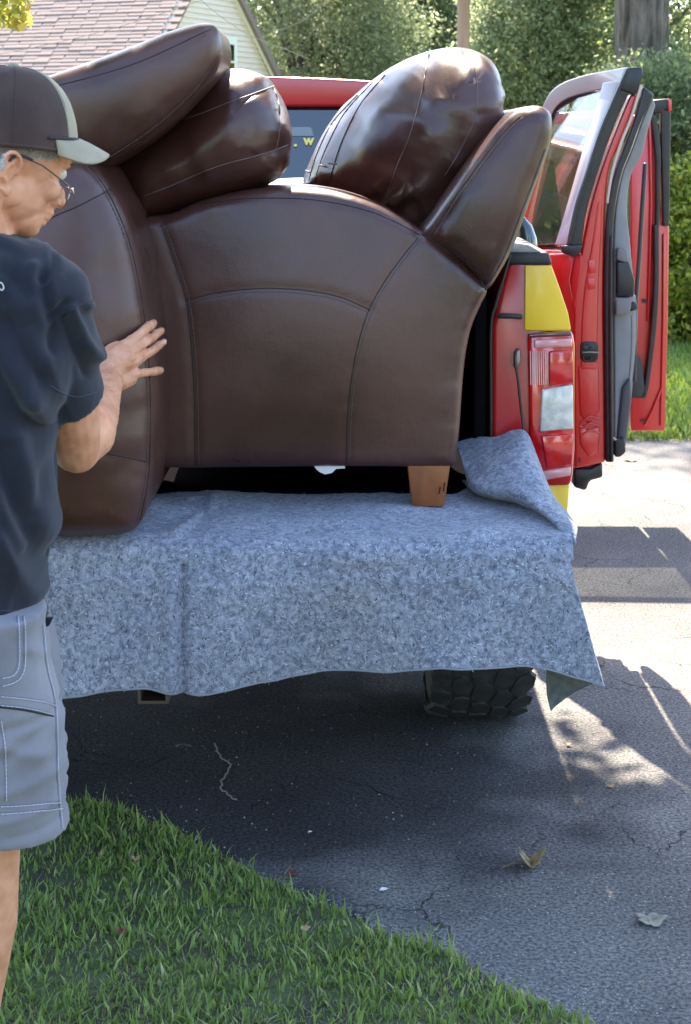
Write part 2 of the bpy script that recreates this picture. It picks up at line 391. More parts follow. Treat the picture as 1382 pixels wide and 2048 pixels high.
def asphalt():
    m = bpy.data.materials.new('asphalt'); m.use_nodes = True; nt = m.node_tree; p = nt.nodes['Principled BSDF']; L = nt.links.new
    tc = N_(nt, 'ShaderNodeTexCoord').outputs['Object']
    def noi(s, d=5, r=.6):
        n = N_(nt, 'ShaderNodeTexNoise'); n.inputs['Scale'].default_value = s; n.inputs['Detail'].default_value = d; n.inputs['Roughness'].default_value = r; L(tc, n.inputs['Vector']); return n
    def ramp(src, stops):
        r = N_(nt, 'ShaderNodeValToRGB'); e = r.color_ramp.elements
        e[0].position, e[0].color = stops[0][0], (*stops[0][1], 1); e[1].position, e[1].color = stops[-1][0], (*stops[-1][1], 1)
        for s in stops[1:-1]: k = e.new(s[0]); k.color = (*s[1], 1)
        L(src, r.inputs[0]); return r.outputs[0]
    big = noi(1.1, 6, .65); base = ramp(big.outputs['Fac'], [(.3, (.095, .093, .092)), (.5, (.145, .141, .136)), (.72, (.205, .196, .182))])
    fine = noi(110, 3, .7); fr = ramp(fine.outputs['Fac'], [(.38, (.35, .35, .35)), (.60, (1.45, 1.45, 1.45))])
    mul = N_(nt, 'ShaderNodeMixRGB', blend_type='MULTIPLY'); mul.inputs[0].default_value = .85; L(base, mul.inputs[1]); L(fr, mul.inputs[2])
    vor = N_(nt, 'ShaderNodeTexVoronoi'); vor.inputs['Scale'].default_value = 80; L(tc, vor.inputs['Vector'])
    sp = ramp(vor.outputs['Distance'], [(.10, (1, 1, 1)), (.20, (0, 0, 0))])
    vc = N_(nt, 'ShaderNodeSeparateColor'); L(vor.outputs['Color'], vc.inputs[0])
    gt = N_(nt, 'ShaderNodeMath', operation='GREATER_THAN'); gt.inputs[1].default_value = .66; L(vc.outputs[0], gt.inputs[0])
    mm = N_(nt, 'ShaderNodeMath', operation='MULTIPLY'); L(sp, mm.inputs[0]); L(gt.outputs[0], mm.inputs[1])
    mx = N_(nt, 'ShaderNodeMixRGB'); mx.inputs[2].default_value = (.42, .41, .39, 1); L(mm.outputs[0], mx.inputs[0]); L(mul.outputs[0], mx.inputs[1])
    # hairline cracks
    wob = noi(6, 4); mpx = N_(nt, 'ShaderNodeMixRGB'); mpx.inputs[0].default_value = .12; L(tc, mpx.inputs[1]); L(wob.outputs['Color'], mpx.inputs[2])
    vc2 = N_(nt, 'ShaderNodeTexVoronoi', feature='DISTANCE_TO_EDGE'); vc2.inputs['Scale'].default_value = 4.2; L(mpx.outputs[0], vc2.inputs['Vector'])
    cr = ramp(vc2.outputs['Distance'], [(.0, (1, 1, 1)), (.012, (0, 0, 0))])
    msk = ramp(noi(2.3, 3).outputs['Fac'], [(.50, (0, 0, 0)), (.62, (1, 1, 1))])
    cm = N_(nt, 'ShaderNodeMath', operation='MULTIPLY'); L(cr, cm.inputs[0]); L(msk, cm.inputs[1])
    mx2 = N_(nt, 'ShaderNodeMixRGB'); mx2.inputs[2].default_value = (.025, .025, .025, 1); L(cm.outputs[0], mx2.inputs[0]); L(mx.outputs[0], mx2.inputs[1])
    sp_ = N_(nt, 'ShaderNodeMapping'); sp_.inputs['Location'].default_value = (.35, -4.25, 0); L(tc, sp_.inputs[0])  # dark staining under the truck, deepened to paint in the shade there
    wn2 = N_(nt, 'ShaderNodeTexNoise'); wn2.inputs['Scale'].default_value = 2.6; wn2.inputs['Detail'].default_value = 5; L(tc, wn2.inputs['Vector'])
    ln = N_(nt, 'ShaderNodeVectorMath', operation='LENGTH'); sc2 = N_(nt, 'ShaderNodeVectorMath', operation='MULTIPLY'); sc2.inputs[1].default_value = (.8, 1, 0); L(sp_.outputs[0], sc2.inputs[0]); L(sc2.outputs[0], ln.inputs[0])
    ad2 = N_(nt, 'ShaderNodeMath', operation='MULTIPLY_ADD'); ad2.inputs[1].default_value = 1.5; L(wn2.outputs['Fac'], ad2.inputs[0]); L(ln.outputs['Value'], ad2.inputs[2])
    stain_shade = ramp(ad2.outputs[0], [(.0, (.30, .30, .32)), (.95, (.40, .40, .42)), (1.0, (1, 1, 1))]); stain_shade.node.color_ramp.elements[1].position = .80
    dv = N_(nt, 'ShaderNodeMath', operation='DIVIDE'); dv.inputs[1].default_value = 1.75; L(ad2.outputs[0], dv.inputs[0]); L(dv.outputs[0], stain_shade.node.inputs[0])
    mul_shade = N_(nt, 'ShaderNodeMixRGB', blend_type='MULTIPLY'); mul_shade.inputs[0].default_value = 1; L(mx2.outputs[0], mul_shade.inputs[1]); L(stain_shade, mul_shade.inputs[2])
    L(mul_shade.outputs[0], p.inputs['Base Color']); p.inputs['Roughness'].default_value = .80; p.inputs['Specular IOR Level'].default_value = .10
    sub = N_(nt, 'ShaderNodeMath', operation='SUBTRACT'); L(fine.outputs['Fac'], sub.inputs[0]); L(cm.outputs[0], sub.inputs[1])
    b = N_(nt, 'ShaderNodeBump'); b.inputs['Strength'].default_value = .8; b.inputs['Distance'].default_value = .004; L(sub.outputs[0], b.inputs['Height']); L(b.outputs[0], p.inputs['Normal'])
    return m
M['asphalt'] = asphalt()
def felt():
    m = bpy.data.materials.new('recycled_felt'); m.use_nodes = True; nt = m.node_tree; p = nt.nodes['Principled BSDF']; L = nt.links.new
    tc = N_(nt, 'ShaderNodeTexCoord').outputs['Object']
    wn_ = N_(nt, 'ShaderNodeTexNoise'); wn_.inputs['Scale'].default_value = 22; L(tc, wn_.inputs['Vector'])
    wm = N_(nt, 'ShaderNodeMixRGB'); wm.inputs[0].default_value = .03; L(tc, wm.inputs[1]); L(wn_.outputs['Color'], wm.inputs[2])
    def noi(s, d, st=None, src=wm.outputs[0]):
        v = src
        if st: mp = N_(nt, 'ShaderNodeMapping'); mp.inputs['Scale'].default_value = st; L(src, mp.inputs[0]); v = mp.outputs[0]
        n = N_(nt, 'ShaderNodeTexNoise'); n.inputs['Scale'].default_value = s; n.inputs['Detail'].default_value = d; n.inputs['Roughness'].default_value = .65; L(v, n.inputs['Vector']); return n.outputs['Fac']
    def ramp(src, a, b, ca, cb):
        r = N_(nt, 'ShaderNodeValToRGB'); e = r.color_ramp.elements; e[0].position = a; e[1].position = b; e[0].color = (*ca, 1); e[1].color = (*cb, 1); L(src, r.inputs[0]); return r.outputs[0]
    base = ramp(noi(80, 6), .36, .64, (.125, .138, .178), (.345, .368, .432))
    dk = ramp(noi(230, 3, (1, 1, .5)), .58, .65, (0, 0, 0), (1, 1, 1)); wh = ramp(noi(270, 2, (.5, .5, 1)), .63, .70, (0, 0, 0), (1, 1, 1))
    big = ramp(noi(5, 3), .3, .7, (.80, .82, .86), (1.12, 1.10, 1.08))
    m0 = N_(nt, 'ShaderNodeMixRGB', blend_type='MULTIPLY'); m0.inputs[0].default_value = 1; L(base, m0.inputs[1]); L(big, m0.inputs[2])
    m1 = N_(nt, 'ShaderNodeMixRGB'); m1.inputs[2].default_value = (.060, .068, .095, 1); L(dk, m1.inputs[0]); L(m0.outputs[0], m1.inputs[1])
    m2 = N_(nt, 'ShaderNodeMixRGB'); m2.inputs[2].default_value = (.52, .55, .60, 1); L(wh, m2.inputs[0]); L(m1.outputs[0], m2.inputs[1])
    L(m2.outputs[0], p.inputs['Base Color']); p.inputs['Roughness'].default_value = .95; p.inputs['Sheen Weight'].default_value = .25; p.inputs['Specular IOR Level'].default_value = .1
    b = N_(nt, 'ShaderNodeBump'); b.inputs['Strength'].default_value = .9; b.inputs['Distance'].default_value = .006; L(noi(70, 4), b.inputs['Height']); L(b.outputs[0], p.inputs['Normal'])
    return m
M['felt'] = felt()
M['skin'] = mat('skin', (.54, .240, .130), .52, col2=(.68, .335, .205), nscale=30, ndet=8, sub=.15, bump=.25, bscale=170, bdist=.0015, spec=.4)
M['hair'] = leafmat('grey_hair', (.20, .18, .16), (.60, .57, .52), trans=.05)
M['shirt'] = mat('navy_cotton', (.0055, .0072, .015), .92, col2=(.010, .013, .025), nscale=9, bump=.35, bscale=600, sheen=.12)
M['shorts'] = mat('grey_cotton_twill', (.150, .142, .158), .9, col2=(.215, .205, .225), nscale=7, bump=.4, bscale=500, sheen=.2)
M['cap_brown'] = mat('brown_cap_cloth', (.036, .018, .014), .85, col2=(.055, .030, .024), nscale=15, bump=.3, bscale=400, sheen=.05)
M['cap_tan'] = mat('olive_cap_cloth', (.27, .235, .165), .85, col2=(.34, .30, .21), nscale=12, bump=.3, bscale=400)
M['bark'] = mat('bark', (.07, .055, .045), .95, col2=(.20, .165, .145), nscale=16, stretch=(1, 1, .14), bump=1.0, bscale=22, bdist=.12)
M['pole'] = mat('pole_wood', (.24, .14, .10), .85, col2=(.36, .23, .18), nscale=12, stretch=(1, 1, .1), bump=.3, bscale=30)
M['soil'] = mat('soil', (.05, .045, .028), .95, col2=(.08, .11, .035), nscale=8)
M['shingle'] = leafmat('roof_shingle', (.20, .150, .135), (.24, .183, .167), trans=0.0, rough=.9)
M['leaf_mid'] = leafmat('leaf_mid', (.13, .17, .085), (.25, .29, .16), (.40, .44, .28), trans=.5)
M['leaf_dark'] = leafmat('leaf_dark', (.07, .11, .05), (.19, .23, .11), (.36, .40, .20), trans=.5)
M['leaf_yellow'] = leafmat('leaf_yellow', (.14, .19, .04), (.30, .35, .07), (.50, .50, .12), trans=.5)
M['leaf_bush'] = leafmat('leaf_bush', (.08, .13, .02), (.28, .32, .04), (.55, .48, .08), trans=.45)
M['grass'] = leafmat('grass_blades', (.10, .165, .034), (.23, .32, .075), (.42, .41, .19), trans=.4)
M['grass_far'] = leafmat('grass_far', (.08, .15, .02), (.17, .25, .04), (.26, .28, .08), trans=.3)
M['dry'] = mat('dry_leaf', (.13, .105, .04), .7, col2=(.34, .25, .12), nscale=30, bump=.4, bscale=80)
M['dry_tan'] = mat('tan_leaf', (.36, .24, .13), .7, col2=(.45, .30, .17), nscale=30)
M['dry_red'] = mat('red_leaf', (.14, .035, .025), .6, col2=(.22, .07, .05), nscale=30)
M['dry_grey'] = mat('grey_leaf', (.16, .155, .11), .8, col2=(.28, .27, .21), nscale=30, bump=.4, bscale=80)
M['text_yellow'] = mat('yellow_lettering', (.80, .70, .16), .6)
M['sticker'] = mat('pale_sticker', (.22, .27, .32), .4)
M['print_white'] = mat('white_print', (.6, .6, .6), .8)

# ------------------------------------------------------------------ ground
lawn_px = [(-420, 1560), (40, 1600), (130, 1612), (205, 1618), (262, 1640), (330, 1668), (400, 1702), (470, 1738), (560, 1785), (640, 1815), (720, 1850), (800, 1885), (880, 1905), (950, 1945), (1010, 1990), (1090, 2022), (1180, 2060), (1400, 2170)]
edge = catmull([tuple(G(*p)) for p in lawn_px], 150)
edge = np.array([(p[0], p[1]) for p in edge]); edge[:, 1] += np.array([.012*noise.noise(Vector((p[0]*9, p[1]*9, 0)))+.006*noise.noise(Vector((p[0]*30, 5, 0))) for p in edge])
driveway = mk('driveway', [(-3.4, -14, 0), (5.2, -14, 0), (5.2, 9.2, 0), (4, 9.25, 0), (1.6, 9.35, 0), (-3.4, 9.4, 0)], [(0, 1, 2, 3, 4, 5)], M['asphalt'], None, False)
tag(driveway, kind='structure')
gnd = mk('ground', [(-150, -150, -.06), (150, -150, -.06), (150, 260, -.06), (-150, 260, -.06)], [(0, 1, 2, 3)], mat('distant_turf', (.075, .09, .045), .95, col2=(.11, .13, .06), nscale=1.5), None, False)
tag(gnd, kind='structure')
far_lawn = mk('lawn', [(-60, 9.2, .004), (60, 9.0, .004), (60, 60, .05), (-60, 60, .05)], [(0, 1, 2, 3)], mat('far_turf', (.09, .125, .035), .95, col2=(.16, .20, .06), nscale=3), None, False)
tag(far_lawn, kind='structure')
# near lawn: soil sheet a little above the asphalt
pv = [(x, y, .010) for x, y in edge]+[(1.6, .2, .010), (-3.4, .2, .010)]
near_lawn = mk('verge_soil', pv, [tuple(range(len(pv)))], M['soil'], None, False); tag(near_lawn, kind='structure')
def blades(name, xy, hmin, hmax, wid, m, lean=.6):
    n = len(xy); a = RNG.uniform(0, 2*np.pi, n); h = RNG.uniform(hmin, hmax, n)*(.6+.8*RNG.random(n)**2); le = RNG.uniform(.1, lean, n)*h
    dx, dy = np.cos(a), np.sin(a); w = wid*RNG.uniform(.6, 1.3, n); sx, sy = -dy*w, dx*w
    z0 = np.full(n, .004); P = lambda f, g, ww, s: np.stack([xy[:, 0]+dx*le*g+s*sx*ww, xy[:, 1]+dy*le*g+s*sy*ww, z0+h*f], 1)
    b0, b1 = P(0, 0, 1, -1), P(0, 0, 1, 1); m0, m1 = P(.55, .35, .8, -1), P(.55, .35, .8, 1); t = P(.93, 1.15, 0, 1)
    # shared verts per blade so that each blade is one island
    V = np.stack([b0, b1, m1, m0, t], 1).reshape(-1, 3); idx = np.arange(n)*5
    me = bpy.data.meshes.new(name); me.vertices.add(len(V)); me.vertices.foreach_set('co', V.astype(np.float32).ravel())
    q = np.stack([idx, idx+1, idx+2, idx+3, idx+3, idx+2, idx+4], 1).ravel().astype(np.int32)
    me.loops.add(len(q)); me.loops.foreach_set('vertex_index', q); me.polygons.add(2*n)
    ls = np.stack([np.arange(n)*7, np.arange(n)*7+4], 1).ravel().astype(np.int32); me.polygons.foreach_set('loop_start', ls)
    me.update(calc_edges=True); me.materials.append(m); o = bpy.data.objects.new(name, me); COL.objects.link(o); return o
def in_lawn(xy, off=0.0):
    ex = edge[:, 0]; ey = edge[:, 1]; o = np.argsort(ex); return xy[:, 1] < np.interp(xy[:, 0], ex[o], ey[o])+off
cand = np.stack([RNG.uniform(-1.0, .75, 90000), RNG.uniform(2.75, 4.3, 90000)], 1)
dens = np.array([.55+.75*noise.noise(Vector((x*5, y*5, 0)))+.3*noise.noise(Vector((x*17, y*17, 3))) for x, y in cand])
cand = cand[RNG.random(len(cand)) < np.clip(dens+.25, .22, 1)]
near = cand[in_lawn(cand, .012+.022*np.array([noise.noise(Vector((x*24, 3, 0)))+.6*noise.noise(Vector((x*70, 9, 0))) for x, _ in cand]))]
tag(blades('grass', near[::2], .014, .036, .0023, M['grass']), 'dark green blades of lawn grass beside the shaded driveway', 'grass', kind='stuff')
wide = np.stack([RNG.uniform(-2.6, 1.2, 50000), RNG.uniform(.6, 4.3, 50000)], 1); wide = wide[in_lawn(wide, -.02)]
wide = wide[~((wide[:, 0] > -1) & (wide[:, 0] < .75) & (wide[:, 1] > 2.75))]
tag(blades('grass', wide, .03, .065, .004, M['grass']), 'grass of the verge around the man\'s feet', 'grass', kind='stuff')
big = near[RNG.random(len(near)) < .09]; tag(blades('broad_grass', big, .02, .045, .0042, M['grass'], .9), 'broader coarse grass blades mixed in the near lawn', 'grass', kind='stuff')
# straw and thatch between the blades
th = near[RNG.random(len(near)) < np.clip(.10+.9*(3.22-near[:, 1]), .08, .5)]; tag(blades('thatch', th, .006, .018, .0015, mat('straw', (.20, .17, .10), .9), lean=3.5), 'dry straw and thatch lying low in the near lawn', 'thatch', kind='stuff')
fl = np.stack([RNG.uniform(.9, 4.2, 46000), RNG.uniform(9.0, 15.5, 46000)], 1)
tag(blades('grass', fl, .03, .09, .008, M['grass_far']), 'sunlit bright green lawn grass beyond the driveway', 'grass', kind='stuff')
# tall tufts on the verge rim
tf = []
for (px, py, n, h) in [(170, 1612, 14, .13), (210, 1618, 12, .12), (300, 1665, 8, .09), (380, 1705, 8, .08), (655, 1830, 12, .09), (855, 1905, 26, .10), (900, 1930, 22, .10), (740, 1880, 12, .08), (245, 1640, 8, .08)]:
    c = G(px, py)
    for k in range(n): tf.append((c.x+random.gauss(0, .018), c.y+random.gauss(0, .012)-.02))
tag(blades('grass_tufts', np.array(tf[::2]), .045, .085, .0024, M['grass'], .7), 'taller grass tufts leaning over the driveway rim', 'grass', kind='stuff')
# crumbs of stone along the rim and on the asphalt
st = []
for k in range(2600):
    if k < 900:
        i = random.randrange(len(edge)); x, y = edge[i]; x += random.gauss(0, .02); y += abs(random.gauss(0, .02))+.01
        if G(1000, 1960).x-.15 < x < 1.0: y += random.uniform(-.02, .03)
    elif k < 1080:
        c = G(random.uniform(960, 1280), random.uniform(1975, 2060)); x, y = c.x, c.y+.02
    else: x, y = random.uniform(-1, 1.6), random.uniform(2.9, 7.5)
    r = random.uniform(.0012, .0032); a = random.random()*6
    st.append(([(x+r*math.cos(a), y+r*math.sin(a), 0), (x+r*math.cos(a+2.1), y+r*math.sin(a+2.1), 0), (x+r*math.cos(a+4.2), y+r*math.sin(a+4.2), 0), (x, y, r*1.1)], [(0, 1, 3), (1, 2, 3), (2, 0, 3)]))
V, Fc = join_data(st); tag(mk('grit', V, Fc, M['gravel'], None, False), 'pale grit scattered over the asphalt and along its crumbling rim', 'grit', kind='stuff')
# the pale, root-like crack in the shade
for path in ([(430, 1488), (436, 1505), (447, 1518), (462, 1528), (455, 1545), (445, 1560), (442, 1578), (455, 1590), (472, 1602)],):
    P = resample(np.array([tuple(G(*p, .001)) for p in path]), .01); P = [Vector((p[0]+random.gauss(0, .002), p[1]+random.gauss(0, .004), .001)) for p in P]
    o = tube('crack_filler', P, .0026, mat('pale_silt', (.22, .21, .17), .95), driveway, seg=5)

# ------------------------------------------------------------------ fallen leaves and scraps
def ground_leaf(px, py, size, m, label, name='fallen_leaf', curl=.5, seed=0, stalk=True, z=.0, ang=0, cat='leaf'):
    c = G(px, py); c.z = z; rnd = random.Random(seed); root = thing(name, c, label, cat)
    n, r_ = 28, 7; V = []; Fc = []
    for i in range(r_+1):
        for k in range(n):
            a = 2*math.pi*k/n; lob = .62+.30*abs(math.cos(2.5*a))+.06*math.sin(9*a+seed); q = i/r_*size*lob
            x, y = q*math.cos(a+ang), q*math.sin(a+ang)*.8
            zz = curl*((abs(x)/size)**1.5*size*.75+.35*size*max(0, noise.noise(Vector((x/size*2.2+seed, y/size*2.2, seed)))))+.10*size*noise.noise(Vector((x/size*6, y/size*6, seed)))
            V.append((c.x+x*(1-.25*curl), c.y+y, c.z+max(.002, zz+.004)))
    for i in range(r_):
        for k in range(n): Fc.append((i*n+k, i*n+(k+1) % n, (i+1)*n+(k+1) % n, (i+1)*n+k))
    b = mk('leaf_blade', V, Fc, m, root); s = b.modifiers.new('s', 'SOLIDIFY'); s.thickness = .0012
    if stalk: tube('leaf_stalk', [c+Vector((-size*.1, 0, .006)), c+Vector((-size*.8, -size*.1, .010)), c+Vector((-size*1.3, -size*.25, .004))], .0012, m, root, seg=5)
    return root
ground_leaf(1062, 1732, .052, M['dry'], 'large curled olive brown leaf with a stalk lying on the shaded asphalt', curl=1.2, seed=3)
ground_leaf(1302, 1845, .042, M['dry_grey'], 'flat grey green crumpled leaf at the right of the shaded asphalt', curl=.35, seed=8, stalk=False)
ground_leaf(1137, 1493, .012, M['dry_tan'], 'tiny tan curled leaf on asphalt behind the big curled leaf', curl=.9, seed=4, stalk=False)
ground_leaf(1222, 1576, .012, M['dry_tan'], 'small brown leaf with thin green stalk on the asphalt', curl=.5, seed=5)
ground_leaf(583, 1750, .015, M['dry_red'], 'dark red leaf fragment on asphalt close to the lawn rim', curl=.3, seed=6, stalk=False)
ground_leaf(272, 1750, .015, M['dry_tan'], 'pale tan curled leaf caught on top of the grass', curl=.8, seed=7, z=.035, stalk=False)
ground_leaf(243, 1893, .017, M['dry_red'], 'dark red folded leaf sunk in the near grass', curl=.9, seed=9, z=.03, stalk=False)
ground_leaf(611, 1888, .014, M['dry_tan'], 'brown leaf in the grass below the driveway edge', curl=.5, seed=10, z=.03, stalk=False)
ground_leaf(72, 1700, .013, M['dry_red'], 'reddish leaf in the grass next to the man\'s leg', curl=.6, seed=11, z=.035, stalk=False)
ground_leaf(205, 1842, .012, mat('clover', (.16, .28, .08), .6), 'light green clover sprig standing in the grass', name='clover', curl=.8, seed=12, z=.04, cat='plant')
ground_leaf(1010, 930+16, .03, mat('green_fallen', (.20, .28, .12), .6), 'faded green leaf out on the sunlit driveway', curl=.4, seed=13, stalk=False) if False else None
ground_leaf(1262, 922, .045, mat('green_fallen', (.14, .22, .07), .6), 'pale green leaf lying on the sunlit driveway by the doors', curl=.3, seed=13, stalk=False)
ground_leaf(1205, 1332, .018, M['dry'], 'small dark leaf scrap where the door shadow meets the sun', curl=.8, seed=15, stalk=False)
for (px, py, s, lab) in [(767, 1781, .0095, 'small white paper scrap on the asphalt near the lawn'), (620, 1666, .005, 'tiny white chip lying in the dark under the truck')]:
    c = G(px, py); V = [(c.x-s, c.y-s*.5, .002), (c.x-s*.2, c.y-s*.9, .004), (c.x+s, c.y+s*.1, .003), (c.x+s*.7, c.y+s*.9, .002), (c.x-s*.5, c.y+s*.5, .004)]
    tag(prism('paper_scrap', V, (0, 0, .0015), M['lining']), lab, 'scrap')
tag(tube('twig', [G(352, 1492, .004), G(366, 1488, .006), G(382, 1492, .004)], .0028, M['bark'], None, 6), 'short brown twig on the dark asphalt under the truck', 'twig')

# ------------------------------------------------------------------ the pickup truck
TX, BY = -.43, 3.90      # centre line, rear face of the box
truck = thing('pickup_truck', (TX, 6.5, 0), 'red and yellow pickup truck with tailgate lowered and both right doors open', 'pickup truck')
RED, YEL, BLK = M['red'], M['yellow'], M['black']
def mirrored(pts): return [Vector((2*TX-p.x, p.y, p.z)) for p in pts][::-1]
side_px = [(984, 1150), (984, 652), (1002, 578), (1020, 510), (1096, 510), (1104, 540), (1126, 600), (1140, 655), (1145, 720), (1144, 900), (1139, 965), (1133, 1040), (1126, 1120), (1112, 1180)]
sp = [W(x, y, BY) for x, y in side_px]
for s, pts in ((1, sp), (-1, mirrored(sp))):
    L = 2.05; fr = [p+Vector((0, L, 0)) for p in pts]
    prism('box_side', pts, fr, RED, truck, .012)
inner = sp[1].x
rail_px = [(1018, 504), (1098, 504), (1106, 531), (1012, 531)]
for s in (1, -1):
    pts = [W(x, y, BY-.006) for x, y in rail_px]; pts = pts if s == 1 else mirrored(pts)
    prism('rail_cap', pts, (0, 2.04, 0), BLK, truck, .008)
# liner inside the box wall, floor, front wall, wheel boxes
zf = W(700, 890, BY).z; zf = .84
box('bed_floor', (2*TX-inner+.01, BY, zf-.05), (inner-.01, 5.95, zf), M['liner'], truck)
for s in (1, -1):
    a = inner-.012; lo, hi = (a-.03, a) if s == 1 else (2*TX-a, 2*TX-a+.03)
    box('bed_liner', (lo, BY+.01, zf), (hi, 5.93, 1.36), M['liner'], truck, .006)
box('bed_front_wall', (2*TX-inner+.05, 5.88, zf), (inner-.05, 5.93, 1.40), RED, truck)
# yellow decals on the rear corner
pxprism('yellow_stripe', [(1050, 531), (1103, 531), (1121, 580), (1136, 625), (1142, 657), (1140, 663), (1049, 661)], BY-.010, .012, YEL, truck, .003)
pxprism('yellow_stripe', [(1068, 967), (1139, 967), (1134, 1040), (1126, 1120), (1068, 1120)], BY-.010, .012, YEL, truck, .003)
V = [W(x, y, BY-.004) for x, y in mirrored and [(1050, 531), (1103, 531), (1142, 657), (1140, 663), (1049, 661)]]
prism('yellow_stripe', mirrored(V), (0, .008, 0), YEL, truck)
# tail lights
def taillight(s):
    def mir(p): return p if s == 1 else Vector((2*TX-p.x, p.y, p.z))
    def bit(name, px, Y, T, m, par, bev=.004):
        pts = [mir(W(x, y, Y)) for x, y in px]
        if s == -1: pts = pts[::-1]
        return prism(name, pts, (0, T, 0), m, par, bev)
    h = bit('tail_light', [(1056, 670), (1090, 665), (1146, 663), (1150, 690), (1150, 900), (1146, 950), (1142, 972), (1100, 973), (1075, 968), (1060, 900)], BY-.022, .05, M['lens_red'], truck, .010)
    bit('lens', [(1068, 680), (1144, 677), (1145, 694), (1069, 697)], BY-.030, .02, M['lens_pink'], h)
    bit('lens', [(1098, 703), (1146, 701), (1148, 766), (1098, 772)], BY-.031, .02, M['lens_dark' if False else 'lens_red'], h)
    bit('lens', [(1084, 780), (1146, 770), (1147, 858), (1080, 864)], BY-.035, .02, M['lens_white'], h)
    bit('lens', [(1082, 872), (1147, 868), (1145, 928), (1094, 938)], BY-.031, .02, M['lens_red'], h)
    bit('lens', [(1080, 944), (1143, 934), (1141, 952), (1086, 962)], BY-.030, .02, M['lens_pink'], h)
    bit('lens', [(1056, 668), (1143, 662), (1144, 672), (1057, 676)], BY-.028, .02, M['lens_dark'], h)
    for k in range(9):   # reflector ribs
        x = 1060+k*4.3; bit('reflector_rib', [(x, 702), (x+1.6, 702), (x+2.6, 770), (x+1.0, 770)], BY-.026, .01, M['lens_pink'], h, 0)
    return h
taillight(1); taillight(-1)
# tailgate striker, latch cable, post edge strip
st_ = tube('tailgate_striker', [W(1000, 632, BY-.035), W(1020, 632, BY-.04), W(1040, 633, BY-.035)], .0065, BLK, truck, 8)
tube('support_cable', catmull([tuple(W(*p)) for p in [(1033, 700, 3.87), (1030, 720, 3.86), (1036, 760, 3.855), (1040, 800, 3.855), (1046, 850, 3.85), (1050, 900, 3.8)]], 24), .0035, BLK, truck, 6)
pxprism('cable_bracket', [(1028, 705), (1040, 698), (1042, 722), (1034, 740), (1028, 735)], BY-.025, .02, M['steel'], truck, .003)
tube('post_edge_strip', catmull([tuple(W(x, y, BY-.008)) for x, y in [(982, 1000), (982, 800), (982, 655), (992, 610), (1003, 570), (1020, 512)]], 30), .004, M['rubber'], truck, 6)  # dark tube along the inner edge of the post
# the folded-back roller at the end of the rail
tube('cover_roller', [W(1054, 500, 4.55), W(1053, 478, 4.55), W(1048, 455, 4.55), W(1043, 445, 4.55)], [.032, .030, .024, .018], mat('roller_black', (.02, .03, .03), .15, coat=1), truck, 14)
# tailgate, bumper, hitch
ZT = .835
tg = box('tailgate', (TX-.80, 3.335, ZT-.055), (TX+.80, BY-.01, ZT), RED, truck, .012)
for k in range(9): box('tailgate_rib', (TX-.72+k*.17, 3.37, ZT), (TX-.62+k*.17, 3.85, ZT+.006), M['liner'], tg)
box('tailgate_handle', (TX-.12, 3.50, ZT-.062), (TX+.12, 3.62, ZT-.052), BLK, tg)
box('rear_bumper', (TX-.93, 3.74, .53), (TX+.93, 3.92, .72), M['steel'], truck, .03)
hp = [W(278, 1368, 3.78), W(338, 1368, 3.78), W(338, 1396, 3.78), W(278, 1396, 3.78)]; hc = sum(hp, Vector())/4
hb = thing  # noqa
def frame_box(name, c, hx, hz, t, L, m, par):
    return mk(name, *join_data([box_data((c.x-hx, c.y, c.z-hz), (c.x+hx, c.y+L, c.z-hz+t)), box_data((c.x-hx, c.y, c.z+hz-t), (c.x+hx, c.y+L, c.z+hz)),
        box_data((c.x-hx, c.y+.0005, c.z-hz+t), (c.x-hx+t, c.y+L, c.z+hz-t)), box_data((c.x+hx-t, c.y+.0005, c.z-hz+t), (c.x+hx, c.y+L, c.z+hz-t))]), m, par, False)
frame_box('hitch_receiver', Vector((hc.x, 3.76, hc.z+.012)), .037, .037, .007, .3, mat('dull_steel', (.10, .09, .07), .6, metal=.4), truck)
box('hitch_bar', (TX-.5, 3.95, .43), (TX+.5, 4.03, .51), BLK, truck, .01)
WYA = 4.66
tube('axle', [(TX-.75, WYA, .40), (TX, WYA, .40), (TX+.75, WYA, .40)], .05, BLK, truck)
mk('differential', *ellip_data((TX, WYA, .40), ((.16, 0, 0), (0, .17, 0), (0, 0, .16))), BLK, truck)
for s in (-1, 1): box('chassis_rail', (TX+s*.46-.04, 3.95, .50), (TX+s*.46+.04, 9.3, .66), BLK, truck)
box('fuel_tank', (TX-.40, 5.3, .36), (TX+.40, 7.4, .70), BLK, truck, .05)
box('spare_wheel_carrier', (TX-.36, 4.2, .52), (TX+.36, 4.7, .70), BLK, truck, .06)
tube('exhaust_pipe', [(TX+.62, 4.35, .44), (TX+.58, 4.9, .50), (TX+.45, 6, .5)], .035, M['steel'], truck)
